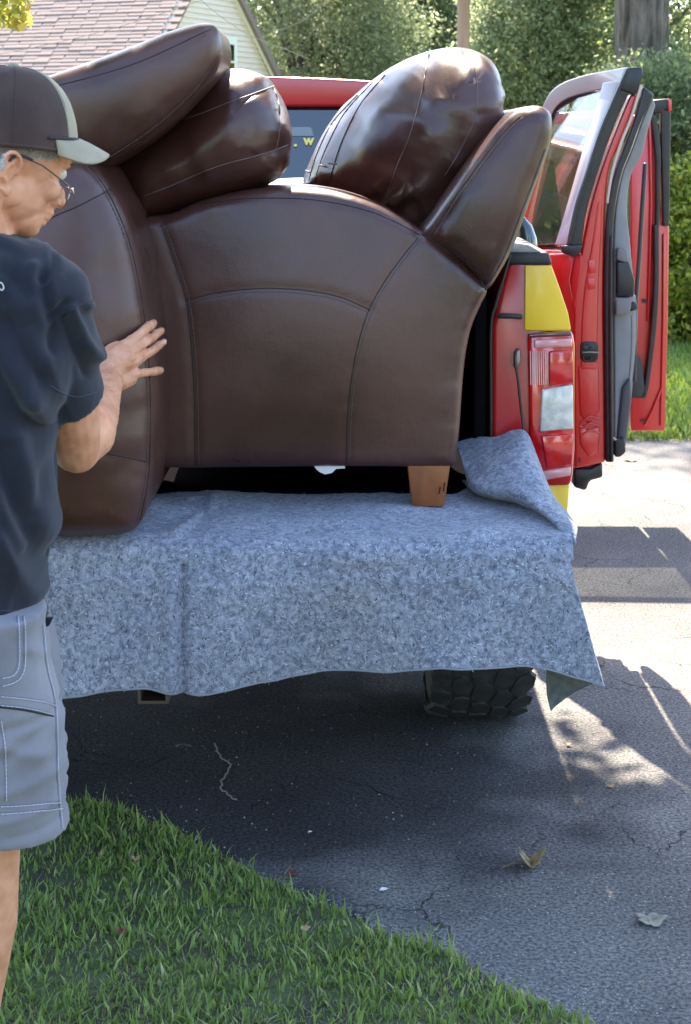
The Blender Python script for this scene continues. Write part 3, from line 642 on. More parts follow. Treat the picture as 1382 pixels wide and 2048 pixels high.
# wheels
R_T, W_T = .40, .285
blk_shapes = []
def tyre(cx, cy, par_blocks, flip=1):
    w = mk('wheel', *rev_data(cx, cy, [(-.142, .22), (-.142, .33), (-.128, .378), (-.10, .390), (.10, .390), (.128, .378), (.142, .33), (.142, .22)]), M['tyre'], truck)
    rim = mk('rim', *rev_data(cx, cy, [(-.12, .215), (-.135, .225), (.135, .225), (.12, .215), (.05, .205), (.045, .06), (.09, .055), (.09, .01), (-.02, .01), (-.02, .2)]), M['steel'], w)
    if par_blocks:
        off = org(w)
        cols = [(-.116, .031), (-.059, .027), (-.002, .030), (.056, .027), (.113, .031)]
        rs = random.Random(5)
        for ci, (u, hw) in enumerate(cols):
            n = 26
            protos = []
            for v in range(3):    # irregular all-terrain block
                pts = []
                for (a, b) in ((-1, -.75), (-.35, -1), (.6, -.9), (1, -.3), (.85, .7), (.2, 1), (-.7, .8), (-1, .1)):
                    pts.append((a*hw+rs.uniform(-.004, .004), b*.0435+rs.uniform(-.005, .005)))
                Vv = []
                for z in (-.012, .010):
                    for (a, b) in pts: k = 1 if z < 0 else .955; Vv.append((a*k, b*k, z-(.010 if abs(u) > .1 and (a*u) > 0 and z > 0 else 0)))
                m_ = len(pts); Ff = [tuple(range(m_))[::-1], tuple(range(m_, 2*m_))]+[(i, (i+1) % m_, m_+(i+1) % m_, m_+i) for i in range(m_)]
                me = bpy.data.meshes.new('tread_block'); me.from_pydata(Vv, [], Ff); me.materials.append(M['tyre']); protos.append(me)
            for k in range(n):
                a = 2*math.pi*(k+.5*(ci % 2)+.17*ci)/n
                o = bpy.data.objects.new('tread_block', protos[k % 3]); COL.objects.link(o); o.parent = w
                rad = Vector((0, -math.cos(a), math.sin(a))); tang = Vector((0, math.sin(a), math.cos(a)))
                Mx = Matrix((Vector((1, 0, 0)), tang, rad)).transposed().to_4x4(); tw = Matrix.Rotation(random.uniform(-.25, .25), 4, 'Z')
                Mx = Mx @ tw; Mx.translation = Vector((cx+u, cy, R_T))+rad*.384-off
                o.matrix_local = Mx
    return w
def rev_data(cx, cy, prof, n=56):
    V = []; Fc = []; m = len(prof)
    for k in range(n):
        a = 2*math.pi*k/n
        for (u, r) in prof: V.append((cx+u, cy+r*math.cos(a), R_T+r*math.sin(a)))
    for k in range(n):
        for j in range(m): Fc.append((k*m+j, k*m+(j+1) % m, ((k+1) % n)*m+(j+1) % m, ((k+1) % n)*m+j))
    return V, Fc
WY = 4.66
wx = W(1056, 1400, 4.48).x-.142
tyre(wx, WY, True); tyre(2*TX-wx, WY, False); tyre(wx, 8.75, False); tyre(2*TX-wx, 8.75, False)
box('inner_fender', (wx-.17, 4.35, .80), (wx+.12, 5.3, .83), BLK, truck)
# cab
CYR = 6.02
def arc_slab(name, y0, y1, z0, z1, hw, m, par, crown=.035, n=20, drop=.06):
    P = []; 
    for i in range(n+1):
        u = -1+2*i/n; z = z1-crown*u*u-drop*max(0, (abs(u)-.8)/.2)**2; P.append((TX+u*hw, z))
    V = [(x, y0, z) for x, z in P]+[(x, y1, z) for x, z in P]+[(x, y0, min(z0, z-.01)) for x, z in P]+[(x, y1, min(z0, z-.01)) for x, z in P]
    k = n+1; Fc = []
    for i in range(n): Fc += [(i, i+1, k+i+1, k+i), (2*k+i, 3*k+i, 3*k+i+1, 2*k+i+1), (i, 2*k+i, 2*k+i+1, i+1), (k+i, k+i+1, 3*k+i+1, 3*k+i)]
    Fc += [(0, k, 3*k, 2*k), (k-1, 3*k-1, 4*k-1, 2*k-1)]
    return mk(name, V, Fc, m, par)
roof = arc_slab('cab_roof', CYR+.13, 7.55, 1.835, W(640, 153, CYR+.16).z, .74, RED, truck); bevel(roof, .02, 3)
RT = .17; zw1 = W(640, 203, CYR+RT-.02).z; zb = 1.30
box('cab_header', (TX-.70, CYR+RT-.02, zw1), (TX+.70, CYR+RT+.06, 1.88), RED, truck, .01)
box('cab_back', (TX-.84, CYR-.01, .50), (TX+.84, CYR+.06, zb), RED, truck, .01)
for s in (-1, 1):
    prism('cab_pillar', [(TX+s*.86, CYR, zb), (TX+s*.70, CYR, zb), (TX+s*.62, CYR+RT, 1.87), (TX+s*.72, CYR+RT, 1.87)], (0, .10, 0), RED, truck, .01)
    prism('windscreen_pillar', [(TX+s*.84, 8.05, 1.22), (TX+s*.76, 8.05, 1.22), (TX+s*.64, 7.5, 1.86), (TX+s*.71, 7.5, 1.86)], (0, .07, 0), RED, truck, .01)
rw = mk('rear_window', [(TX-.70, CYR+.012, zb), (TX+.70, CYR+.012, zb), (TX+.64, CYR+RT, zw1+.005), (TX-.64, CYR+RT, zw1+.005)], [(0, 1, 2, 3)], M['glass_dark'], truck, False)
sd = rw.modifiers.new('s', 'SOLIDIFY'); sd.thickness = .005
mk('windscreen', [(TX-.76, 8.08, 1.22), (TX+.76, 8.08, 1.22), (TX+.64, 7.53, 1.86), (TX-.64, 7.53, 1.86)], [(0, 1, 2, 3)], M['glass_dark'], truck, False)
box('cab_floor', (TX-.82, CYR, .48), (TX+.82, 8.1, .56), BLK, truck)
box('bench_seat', (TX-.66, 6.15, .56), (TX+.66, 6.6, 1.42), M['black_cloth'], truck, .06)
for s in (-.4, .4): box('front_seat', (TX+s-.25, 6.95, .56), (TX+s+.25, 7.15, 1.55), M['black_cloth'], truck, .06)
prism('left_door', [(TX-.92, CYR+.02, .50), (TX-.92, 8.1, .50), (TX-.92, 8.1, 1.22), (TX-.92, CYR+.02, 1.26)], (.08, 0, 0), RED, truck, .01)
mk('left_window', [(TX-.88, CYR+.1, 1.26), (TX-.88, 8.0, 1.24), (TX-.70, 7.5, 1.86), (TX-.70, CYR+.1, 1.86)], [(0, 1, 2, 3)], M['glass_dark'], truck, False)
hood = [(TX-.90, 8.1, .45), (TX+.90, 8.1, .45), (TX+.90, 8.1, 1.18), (TX+.80, 8.1, 1.24), (TX-.80, 8.1, 1.24), (TX-.90, 8.1, 1.18)]
hf = [(TX-.88, 9.6, .50), (TX+.88, 9.6, .50), (TX+.88, 9.6, 1.08), (TX+.78, 9.6, 1.14), (TX-.78, 9.6, 1.14), (TX-.88, 9.6, 1.08)]
prism('hood', [Vector(p) for p in hood], [Vector(p) for p in hf], RED, truck, .03)
box('front_bumper', (TX-.95, 9.6, .42), (TX+.95, 9.75, .66), M['chrome'], truck, .03)
# lettering on the rear window and the pale sticker
pxprism('window_sticker', [(572, 254), (622, 254), (627, 272), (570, 272)], CYR+.128, .0006, M['sticker'], rw)
0 and pxprism('window_sticker', [(566, 275), (672, 275), (668, 285), (600, 291), (566, 296)], CYR+.09, .002, M['sticker'], rw)
def text(s, px, py, h, Y, m, par, name='lettering', bold=.0):
    cu = bpy.data.curves.new(name, 'FONT'); cu.body = s; cu.size = h; cu.extrude = .0008; cu.offset = bold
    o = bpy.data.objects.new(name, cu); COL.objects.link(o)
    dg = bpy.context.evaluated_depsgraph_get(); me = bpy.data.meshes.new_from_object(o.evaluated_get(dg)); bpy.data.objects.remove(o)
    me.materials.clear(); me.materials.append(m); p = W(px, py, Y)
    o = bpy.data.objects.new(name, me); COL.objects.link(o); o.parent = par; o.rotation_euler = (math.pi/2-.28, 0, 0); o.location = p-org(par); return o
text('O', 562, 293, .040, CYR+.112, M['text_yellow'], rw, bold=.0016); text('.', 588, 292, .050, CYR+.112, M['text_yellow'], rw, bold=.003); text('W', 608, 289, .034, CYR+.112, M['text_yellow'], rw, bold=.0028)

# ---- open doors. Paths follow the door edge as (x, y, depth)
def strip(name, left, right, Y, T, m, par, bev=.003, dY=0.0):
    """a solid bar between two pixel polylines that share rows"""
    n = 40; A = catmull(left, n); B = catmull(right, n)
    pts = [W(a[0], a[1], Y) for a in A]+[W(b[0], b[1], Y+dY) for b in B[::-1]]
    V = []; 
    for a, b in zip(A, B):
        p, q = W(a[0], a[1], Y), W(b[0], b[1], Y+dY); V += [p, q, q+Vector((0, T, 0)), p+Vector((0, T, 0))]
    Fc = []
    for i in range(n-1):
        o = 4*i
        for k in range(4): Fc.append((o+k, o+(k+1) % 4, o+4+(k+1) % 4, o+4+k))
    Fc += [(3, 2, 1, 0), (4*n-4, 4*n-3, 4*n-2, 4*n-1)]
    o = mk(name, V, Fc, m, par); bm = bmesh.new(); bm.from_mesh(o.data); bmesh.ops.recalc_face_normals(bm, faces=bm.faces); bm.to_mesh(o.data); bm.free()
    bevel(o, bev, 2, 40); return o
RD = M['red_door']; YD = 5.46    # depth of the rear door's free edge
rdoor = pxprism('rear_door', [(1140, 560, YD), (1150, 620, YD), (1152, 930, YD), (1148, 938, YD), (1000, 900, 5.95), (1000, 500, 5.95), (1112, 500, 5.56), (1150, 506, YD)], YD, .03, RD, truck, .006)
# outer skin upper corner (shoulder) of the door
pxprism('door_shoulder', [(1096, 508, 5.55), (1160, 505, YD-.01), (1168, 520, YD-.01), (1150, 620, YD-.012), (1128, 590, 5.50), (1112, 548, 5.53)], YD, .03, RD, rdoor, .008)
# window frame: header coloured pale for sun glare on its red, and quarter
fr_out = [(1076, 260, 5.90), (1082, 222, 5.88), (1098, 188, 5.84), (1124, 166, 5.78), (1170, 150, 5.66), (1215, 141, 5.54), (1252, 134, 5.46)]
fr_in = [(1096, 262, 5.90), (1100, 238, 5.88), (1112, 214, 5.84), (1136, 196, 5.78), (1176, 184, 5.68), (1210, 177, 5.56), (1238, 172, 5.47)]
def strip3(name, A, B, T, m, par, bev=.004, n=36):
    A = catmull(A, n); B = catmull(B, n); V = []
    for a, b in zip(A, B):
        p, q = W(*a), W(*b); V += [p, q, q+Vector(T), p+Vector(T)]
    Fc = []
    for i in range(n-1):
        for k in range(4): Fc.append((4*i+k, 4*i+(k+1) % 4, 4*i+4+(k+1) % 4, 4*i+4+k))
    Fc += [(3, 2, 1, 0), (4*n-4, 4*n-3, 4*n-2, 4*n-1)]
    o = mk(name, V, Fc, m, par); bm = bmesh.new(); bm.from_mesh(o.data); bmesh.ops.recalc_face_normals(bm, faces=bm.faces); bm.to_mesh(o.data); bm.free()
    if bev: bevel(o, bev, 2, 40)
    return o
strip3('window_header', fr_out, fr_in, (.02, .05, 0), M['satin'], rdoor, .012)
strip3('window_gasket', fr_in, [(1102, 262, 5.90), (1107, 242, 5.88), (1119, 220, 5.84), (1142, 203, 5.78), (1180, 191, 5.68), (1204, 186, 5.58), (1234, 180, 5.48)], (.01, .02, 0), M['rubber'], rdoor, .002)
strip3('quarter_frame', [(1076, 258, 5.90), (1060, 330, 5.92), (1040, 420, 5.94), (1028, 492, 5.95)], [(1096, 262, 5.90), (1080, 330, 5.92), (1060, 420, 5.94), (1048, 492, 5.95)], (.02, .03, 0), RD, rdoor)
gl = [W(1096, 250, 5.905), W(1114, 218, 5.85), (W(1142, 200, 5.79)), W(1206, 184, 5.585), W(1226, 176, 5.50), W(1128, 494, 5.50), W(1040, 494, 5.95)]
prism('window_glass', gl, (.004, .004, 0), M['glass_door'], rdoor)
pxprism('belt_moulding', [(1072, 489, 5.88), (1150, 487, 5.46), (1152, 496, 5.46), (1074, 500, 5.88)], YD, .02, M['chrome'], rdoor, .002)
strip3('pillar_cover', [(1206, 165, 5.545), (1188, 230, 5.53), (1160, 320, 5.52), (1134, 410, 5.51), (1110, 490, 5.51)], [(1244, 160, 5.47), (1208, 240, 5.465), (1180, 320, 5.46), (1152, 410, 5.46), (1136, 490, 5.46)], (.004, .02, 0), M['satin'], rdoor, .003)
# free edge of the door, from the outside inwards
strip('glass_run_seal', [(1253, 138), (1222, 205), (1196, 268), (1172, 345), (1151, 412), (1134, 492)], [(1282, 140), (1240, 225), (1214, 290), (1190, 362), (1174, 420), (1163, 496)], YD-.015, .05, M['rubber'], rdoor, .006)
strip('seal_lip', [(1254, 136), (1223, 205), (1197, 268), (1173, 345), (1152, 412), (1136, 490)], [(1260, 138), (1229, 208), (1203, 272), (1179, 348), (1158, 414), (1142, 490)], YD-.024, .02, M['rubber'], rdoor, .003)
pxprism('seal_foot', [(1122, 492), (1168, 488), (1160, 508), (1148, 514), (1126, 507)], YD-.03, .05, M['rubber'], rdoor, .006)
pxprism('seal_top', [(1252, 136), (1284, 134), (1288, 150), (1280, 168), (1272, 190), (1240, 180)], YD-.02, .06, M['rubber'], rdoor, .006)
strip('door_edge', [(1262, 189), (1232, 262), (1207, 330), (1186, 400), (1168, 480), (1152, 560), (1148, 640), (1148, 780), (1150, 938)],
      [(1276, 189), (1253, 262), (1222, 330), (1212, 400), (1209, 480), (1208, 560), (1208, 640), (1210, 780), (1211, 925)], YD-.004, .08, RD, rdoor, .008)
strip('edge_channel', [(1196, 405), (1186, 480), (1172, 560), (1164, 640), (1162, 740)], [(1204, 405), (1202, 480), (1198, 560), (1196, 640), (1194, 740)], YD-.012, .02, RD, rdoor, .005)
strip('trim_welt', [(1280, 168), (1262, 230), (1240, 285), (1222, 345), (1213, 405)], [(1286, 170), (1266, 234), (1245, 288), (1227, 348), (1217, 408)], YD-.016, .02, mat('beige_welt', (.55, .42, .34), .6), rdoor, .002)
# folded creases pressed in the edge (stamped steel)
pxprism('stamped_panel', [(1156, 735), (1196, 700), (1200, 820), (1178, 850), (1160, 830)], YD-.010, .012, RD, rdoor, .006)
pxprism('stamped_panel', [(1158, 845), (1176, 862), (1200, 850), (1198, 905), (1178, 915), (1160, 890)], YD-.010, .012, RD, rdoor, .006)
pxprism('stamped_panel', [(1176, 520), (1190, 518), (1192, 545), (1178, 548)], YD-.016, .012, RD, rdoor, .003)
pxprism('stamped_panel', [(1174, 556), (1190, 554), (1191, 578), (1176, 580)], YD-.016, .012, RD, rdoor, .003)
for s_ in range(3): tube('stamped_ridge', [W(1162+2*s_, 845+12*s_, YD-.012), W(1180, 832+14*s_, YD-.014), W(1200, 838+14*s_, YD-.012)], .004, RD, rdoor, 6)
# latch
lt = pxprism('door_latch', [(1162, 688), (1170, 683), (1192, 684), (1197, 692), (1196, 718), (1190, 725), (1168, 725), (1161, 716)], YD-.020, .02, M['rubber'], rdoor, .004)
for (cx, cy) in ((1174, 694), (1174, 716)):
    tube('latch_jaw', [W(cx+8*math.cos(a), cy+6*math.sin(a), YD-.026) for a in np.linspace(0, 5.2, 14)], .0026, M['black'], lt, 6)
tube('latch_pawl', [W(1166, 705, YD-.026), W(1180, 704, YD-.028), (W(1196, 705, YD-.026))], .0035, M['steel'], lt, 6)
pxprism('edge_hole', [(1157, 915), (1161, 915), (1161, 925), (1157, 925)], YD-.007, .004, BLK, rdoor)
strip('door_seal', [(1288, 172), (1272, 235), (1252, 290), (1230, 350), (1216, 420), (1211, 500), (1209, 600), (1210, 760), (1212, 925)],
      [(1308, 190), (1282, 245), (1262, 300), (1243, 350), (1230, 420), (1226, 500), (1225, 600), (1226, 760), (1228, 925)], YD-.018, .05, M['rubber'], rdoor, .007)
strip('door_seal', [(1220, 470), (1218, 560), (1218, 760), (1220, 925)], [(1227, 470), (1226, 560), (1226, 760), (1228, 925)], YD-.028, .03, M['rubber'], rdoor, .006)
strip('inner_trim', [(1306, 192), (1284, 246), (1264, 300), (1245, 350), (1232, 420), (1228, 500), (1228, 640), (1229, 760), (1230, 895)],
      [(1312, 210), (1296, 262), (1284, 310), (1262, 352), (1255, 420), (1262, 500), (1272, 640), (1264, 760), (1240, 885)], YD+.0, .05, M['trimgrey'], rdoor, .008, .03)
strip('inner_trim', [(1256, 596), (1262, 640), (1262, 700), (1258, 760), (1254, 800), (1240, 880)], [(1272, 590), (1276, 640), (1271, 700), (1266, 760), (1262, 800), (1248, 880)], YD+.02, .05, mat('slate_trim', (.075, .08, .095), .6), rdoor, .006, .03)
pxprism('armrest', [(1236, 496), (1256, 498), (1258, 520), (1252, 526), (1234, 520)], YD-.03, .10, mat('armrest_grey', (.16, .155, .15), .6), rdoor, .008)
pxprism('armrest_grip', [(1234, 523), (1258, 522), (1270, 560), (1268, 594), (1234, 594)], YD-.022, .08, M['rubber'], rdoor, .006)
pxprism('armrest', [(1232, 596), (1264, 596), (1262, 618), (1256, 628), (1232, 632)], YD-.03, .10, mat('armrest_grey2', (.17, .165, .16), .6), rdoor, .006)
pxprism('belt_clip', [(1258, 606), (1272, 604), (1277, 618), (1262, 624)], YD-.012, .03, BLK, rdoor, .005)
tube('seat_belt', [W(1290, 330, YD+.12), W(1284, 420, YD+.12), W(1278, 520, YD+.1), W(1272, 600, YD+.08), W(1268, 760, YD+.06)], .008, M['rubber'], rdoor, 8)
pxprism('door_pocket', [(1244, 775), (1262, 755), (1264, 800), (1254, 880), (1250, 905), (1236, 915), (1232, 890)], YD+.0, .10, mat('pocket_grey', (.055, .057, .065), .6), rdoor, .010)
pxprism('door_pocket', [(1230, 880), (1250, 876), (1252, 905), (1240, 915), (1230, 914)], YD-.03, .06, M['black'], rdoor, .006)
pxprism('lower_sill_seal', [(1148, 938), (1182, 938), (1205, 925), (1206, 955), (1180, 962), (1172, 982), (1148, 975)], YD+.0, .10, M['rubber'], rdoor, .008)
# front door behind it
YF = 7.20
fdoor = pxprism('front_door', [(1262, 232), (1300, 226), (1320, 268), (1322, 440), (1338, 452), (1336, 640), (1330, 862), (1262, 862)], YF, .06, RD, truck, .006)
zl, zu, zt_ = W(1300, 862, YF).z, 1.20, W(1300, 226, YF).z; xe = W(1262, 500, YF).x
box('door_panel', (.50, YF+.01, zl), (xe, YF+.08, zu), RD, fdoor, .01)
prism('window_header', [(.78, YF+.01, zt_-.06), (xe, YF+.01, zt_-.03), (xe, YF+.01, zt_+.02), (.76, YF+.01, zt_-.01)], (0, .05, 0), RD, fdoor, .008)
prism('window_header', [(.56, YF+.01, zu), (.60, YF+.01, zu), (.80, YF+.01, zt_-.06), (.76, YF+.01, zt_-.01)], (0, .05, 0), RD, fdoor, .008)
prism('window_glass', [(.60, YF+.03, zu), (xe, YF+.03, zu), (xe, YF+.03, zt_-.03), (.80, YF+.03, zt_-.05)], (0, .004, 0), glassy('tinted_door_glass', (.45, .46, .44), .10), fdoor)
mk('door_mirror', *ellip_data((.68, YF+.16, 1.30), ((.11, 0, 0), (0, .06, 0), (0, 0, .11))), BLK, fdoor)
strip('window_frame', [(1322, 222), (1323, 300), (1325, 380), (1326, 452)], [(1342, 205), (1341, 300), (1340, 380), (1339, 452)], YF-.02, .05, M['rubber'], fdoor, .006)
pxprism('frame_top', [(1300, 200), (1340, 197), (1342, 222), (1306, 228)], YF-.02, .05, M['rubber'], fdoor, .008)
pxprism('frame_end', [(1336, 197), (1343, 200), (1343, 222), (1337, 224)], YF-.03, .06, RD, fdoor, .003)
strip('window_frame', [(1300, 228), (1310, 300), (1312, 380), (1311, 460)], [(1313, 228), (1322, 300), (1321, 380), (1319, 460)], YF-.03, .06, M['rubber'], fdoor, .006)
strip('door_seal', [(1309, 450), (1309, 560), (1304, 640), (1296, 720), (1288, 780), (1280, 794)], [(1318, 450), (1318, 560), (1314, 640), (1305, 720), (1296, 780), (1290, 798)], YF-.05, .05, M['rubber'], fdoor, .006)
pxprism('door_trim', [(1264, 712), (1274, 708), (1284, 722), (1292, 790), (1284, 797), (1262, 795)], YF-.05, .06, mat('dark_trim', (.03, .03, .035), .6), fdoor, .006)
tube('stamped_ridge', [W(1300, 232, YF-.01), W(1303, 400, YF-.01), W(1300, 520, YF-.012), W(1296, 640, YF-.012)], .007, RD, fdoor, 6)
tube('stamped_ridge', [W(1328, 470, YF-.006), W(1327, 640, YF-.006), W(1322, 850, YF-.006)], .006, RD, fdoor, 6)
tube('stamped_ridge', [W(1290, 850, YF-.01), W(1306, 820, YF-.01), W(1322, 780, YF-.006)], .006, RD, fdoor, 6)
pxprism('edge_hole', [(1285, 598), (1299, 598), (1299, 606), (1285, 606)], YF-.012, .02, BLK, fdoor)
pxprism('edge_hole', [(1282, 840), (1298, 840), (1298, 844), (1282, 844)], YF-.012, .02, BLK, fdoor)

# ------------------------------------------------------------------ the moving blanket
ZB = .850
def blanket():
    hem = [(-340, 1370), (-120, 1385), (40, 1398), (130, 1387), (215, 1371), (300, 1367), (345, 1372), (400, 1381), (450, 1372), (520, 1360), (600, 1355), (700, 1349), (780, 1345), (840, 1339), (885, 1330), (940, 1328), (1010, 1331), (1050, 1330), (1100, 1336), (1150, 1347), (1204, 1356)]
    hemw = [W(x, y, 3.32) for x, y in hem]; hx = [p.x for p in hemw]; hz = [p.z for p in hemw]
    nu, nt, na, nd = 300, 90, 10, 60
    cre = W(366, 1200, 3.32).x
    redge = [(1151, 1088), (1141, 1122), (1150, 1170), (1163, 1215), (1184, 1290), (1204, 1356)]
    re = [W(x, y, 3.32) for x, y in redge]; rz = np.array([p.z for p in re])[::-1]; rx = np.array([p.x for p in re])[::-1]
    P = np.zeros((nt+na+nd, nu, 3)); xl = -1.36; r = .045; yE = 3.325
    for i in range(nt+na+nd):
        for j in range(nu):
            u = j/(nu-1)
            if i < nt:
                s = i/nt; xr = .470+.014*s; x = xl+(xr-xl)*u; ys = 3.79+.10*smooth01(.26, .34, x)+.012*nz((x, 2, 2), 7); y = ys+(yE+r-ys)*s; z = ZB
                b = .012*nz((x, y, 0), 5)+.007*max(0, nz((x*1.0+y, y, 5), 7))+.0035*nz((x, y, 3), 16)+.0012*nz((x, y, 3), 60)
                # soft ridge running back from the crease and ripples near the left chair
                b += .012*math.exp(-((x-cre-.02*math.sin(y*9)-.03*(y-3.4))/.016)**2)-.010*math.exp(-((x-cre-.022)/.012)**2)
                b += .010*max(0, nz((x*1.0, y*2.2, 7), 11))*math.exp(-((x+.36)/.10)**2)
                z += max(b, -.002)+.004
                # the right side swells towards the fold
                z += .008*smooth01(.30, .50, x)*smooth01(3.75, 3.4, y)
            else:
                q = .5*math.pi*min(1, (i-nt+1)/na); d = max(0, i-nt-na+1)/nd
                xr0 = .484; xt = xl+(xr0-xl)*u
                zt = ZB+.004+.008*smooth01(.30, .50, xt)-r; zh = np.interp(xt, hx, hz)
                if d == 0: x = xt; y = yE+r-r*math.sin(q); z = zt+r*math.cos(q)
                else:
                    z = zt+(zh-zt)*d; xr = float(np.interp(z, rz, rx)); x = xl+(xr-xl)*u
                    zh2 = float(np.interp(x, hx, hz)); z = zt+(zh2-zt)*d; y = yE
                    amp = d**.8
                    y += amp*(.034*math.sin(x*7.2+.8+.8*d)+.012*math.sin(x*16+2)+.016*nz((x, 0, z*.5), 4, 9))+.003*nz((x, y, z), 20)
                    y += .035*amp*math.exp(-((x-cre)/.05)**2)*0+.016*math.exp(-((x-cre)/.010)**2)-.010*math.exp(-((x-cre+.025)/.018)**2)
                    y += .05*amp*smooth01(.30, .52, x)*math.sin((x-.30)*14)+.012*amp*math.sin(x*31+3*d)*(.5+.5*math.sin(x*5))
                    y -= .01*min(1, d*6)
                z += .002*nz((x, y, z), 24)*min(1, d*5)
                if d > 0: z += .003*nz((x, 1, 1), 14)*d
            P[i, j] = (x, y, z)
    o = grid('moving_blanket', P, M['felt'], None, .006)
    # raised fold at the right corner
    S = [[(906, 888, 3.93), (918, 905, 3.88), (928, 935, 3.80), (938, 968, 3.77), (935, 970, 3.83), (925, 960, 3.90)],
         [(950, 876, 3.92), (950, 900, 3.85), (948, 945, 3.76), (950, 980, 3.70), (962, 990, 3.80), (970, 968, 3.88)],
         [(990, 874, 3.88), (984, 905, 3.80), (975, 950, 3.71), (982, 988, 3.65), (1004, 1000, 3.76), (1015, 984, 3.81)],
         [(1026, 861, 3.855), (1024, 890, 3.78), (1014, 950, 3.66), (1026, 994, 3.58), (1046, 1010, 3.70), (1056, 1002, 3.72)],
         [(1052, 866, 3.83), (1052, 905, 3.73), (1048, 970, 3.59), (1070, 1014, 3.50), (1090, 1032, 3.60), (1094, 1026, 3.60)],
         [(1074, 918, 3.79), (1078, 950, 3.65), (1084, 1005, 3.51), (1104, 1042, 3.44), (1120, 1054, 3.50), (1122, 1048, 3.50)],
         [(1104, 988, 3.66), (1108, 1005, 3.54), (1118, 1038, 3.44), (1128, 1068, 3.385), (1140, 1070, 3.42), (1142, 1066, 3.43)],
         [(1150, 1048, 3.48), (1153, 1056, 3.42), (1153, 1070, 3.37), (1150, 1086, 3.345), (1151, 1088, 3.36), (1150, 1084, 3.38)]]
    C = [catmull(r_, 40) for r_ in S]; Gd = np.array([catmull([c[k] for c in C], 70) for k in range(40)])
    Pw = np.zeros((40, 70, 3))
    for i in range(40):
        for j in range(70):
            w = W(*Gd[i, j]); w.y += .012*nz((w.x, w.z, 1), 14)+.006*nz((w.x, w.z, 5), 35); w.z += .004*nz(w, 18, 3); Pw[i, j] = w
    f = grid('blanket_fold', Pw, M['felt'], None, .006)
    # back panel of the fold that rests on the light, and the hanging turned corner
    C2 = np.array([[W(*c) for c in catmull(r_, 30)] for r_ in (
        [(1094, 1326, 3.345), (1120, 1333, 3.34), (1160, 1340, 3.33), (1204, 1356, 3.318)],
        [(1093, 1352, 3.365), (1115, 1356, 3.37), (1155, 1358, 3.35), (1203, 1357, 3.32)],
        [(1095, 1388, 3.375), (1112, 1384, 3.385), (1150, 1372, 3.365), (1202, 1358, 3.322)],
        [(1102, 1422, 3.36), (1118, 1406, 3.37), (1152, 1382, 3.36), (1204, 1357, 3.318)])])
    Q = np.array([catmull([C2[k][j] for k in range(4)], 20) for j in range(30)])
    g = grid('blanket_corner', Q, mat('felt_underside', (.075, .085, .080), .95, col2=(.12, .13, .12), nscale=60, bump=.4, bscale=90), None, .005)
    # pale cut edge along the hem
    dn = np.array([P[-1, j] for j in range(nu)])
    h = tube('cut_edge', [Vector(p)+Vector((0, -.001, -.001)) for p in resample(dn, .012)], .0030, mat('felt_edge', (.22, .24, .29), .95), None, 6)
    for q in (f, g, h): q.parent = o
    return o
bl = blanket(); tag(bl, 'blue grey felt moving blanket draped over the lowered tailgate', 'blanket')
# loose fibres
fb = []
import itertools
me = bl.data; fv = RNG.integers(0, len(me.vertices), 9000)
V = np.empty(len(me.vertices)*3); me.vertices.foreach_get('co', V); V = V.reshape(-1, 3); Nn = np.empty(len(V)*3); me.vertices.foreach_get('normal', Nn); Nn = Nn.reshape(-1, 3)
Pf = V[fv]; nn = Nn[fv]; sgn = np.where((nn[:, 1] > .2) | (nn[:, 2] < -.2), -1, 1)[:, None]; nn = nn*sgn
t1 = RNG.normal(size=(len(fv), 3)); t1 -= nn*np.sum(t1*nn, 1)[:, None]; t1 /= np.linalg.norm(t1, axis=1)[:, None]; t2 = np.cross(nn, t1)
Ln = RNG.uniform(.003, .009, (len(fv), 1)); wd = .0005; q0 = Pf+nn*.0036
Q = np.stack([q0-t2*wd, q0+t2*wd, q0+t1*Ln+nn*.002+t2*wd, q0+t1*Ln+nn*.002-t2*wd], 1).reshape(-1, 3)
fo = mkq('felt_fibres', Q, 4, leafmat('felt_fibre', (.03, .035, .06), (.50, .53, .60), (.7, .7, .7), trans=.0, rough=.9), bl); tag(fo, kind='stuff')

# ------------------------------------------------------------------ armchairs and cushions
LE, LS = M['leather'], M['leather_soft']
base = W(860, 1020, 3.70)
chair = thing('armchair', (.0, 4.1, ZB+.004), 'dark brown leather armchair seen from its side on the blanket, one wooden foot showing', 'armchair')
YA = 3.61; TA = .12
arm_px = [(280, 440), (340, 428), (400, 402), (470, 383), (540, 375), (600, 374), (680, 384), (760, 410), (830, 450), (900, 500), (950, 545), (975, 576), (962, 610), (945, 650), (934, 700), (926, 770), (920, 850), (913, 905), (905, 930), (860, 932), (700, 932), (500, 932), (340, 932), (310, 928), (305, 880), (303, 700), (298, 600), (286, 500)]
arc_seam = [(372, 600), (430, 586), (500, 578), (560, 577), (620, 582), (680, 594), (740, 620)]
seamL = [(322, 450), (334, 480), (352, 535), (372, 600), (382, 680), (388, 770), (390, 860), (391, 930)]
seamR = [(836, 476), (800, 520), (765, 570), (736, 625), (716, 690), (703, 760), (695, 840), (692, 930)]
top_s = [(400, 408), (470, 399), (540, 396), (620, 399), (700, 412), (770, 434), (840, 470)]
back_s = [(846, 468), (880, 492), (920, 522), (955, 552), (972, 578)]
def arm_disp(v):
    x, y, z = v; return .0042*nz((x, y, z), 3.2)+.0012*nz((x, y*.5, z), 9, 4)
arm = puff('arm', arm_px, YA+TA, TA, TA-.030, .030, LE, chair, bulge=.050, step=.0085, disp=arm_disp,
           seams=[(arc_seam, .0035, .010), (seamL, .0035, .010), (seamR, .0035, .010), (top_s, .003, .008)])
for nm, pth in (('seam', arc_seam), ('seam', seamL), ('seam', seamR), ('seam', top_s)):
    seam(nm, pth, arm, .0013, M['seam'], arm, 0)
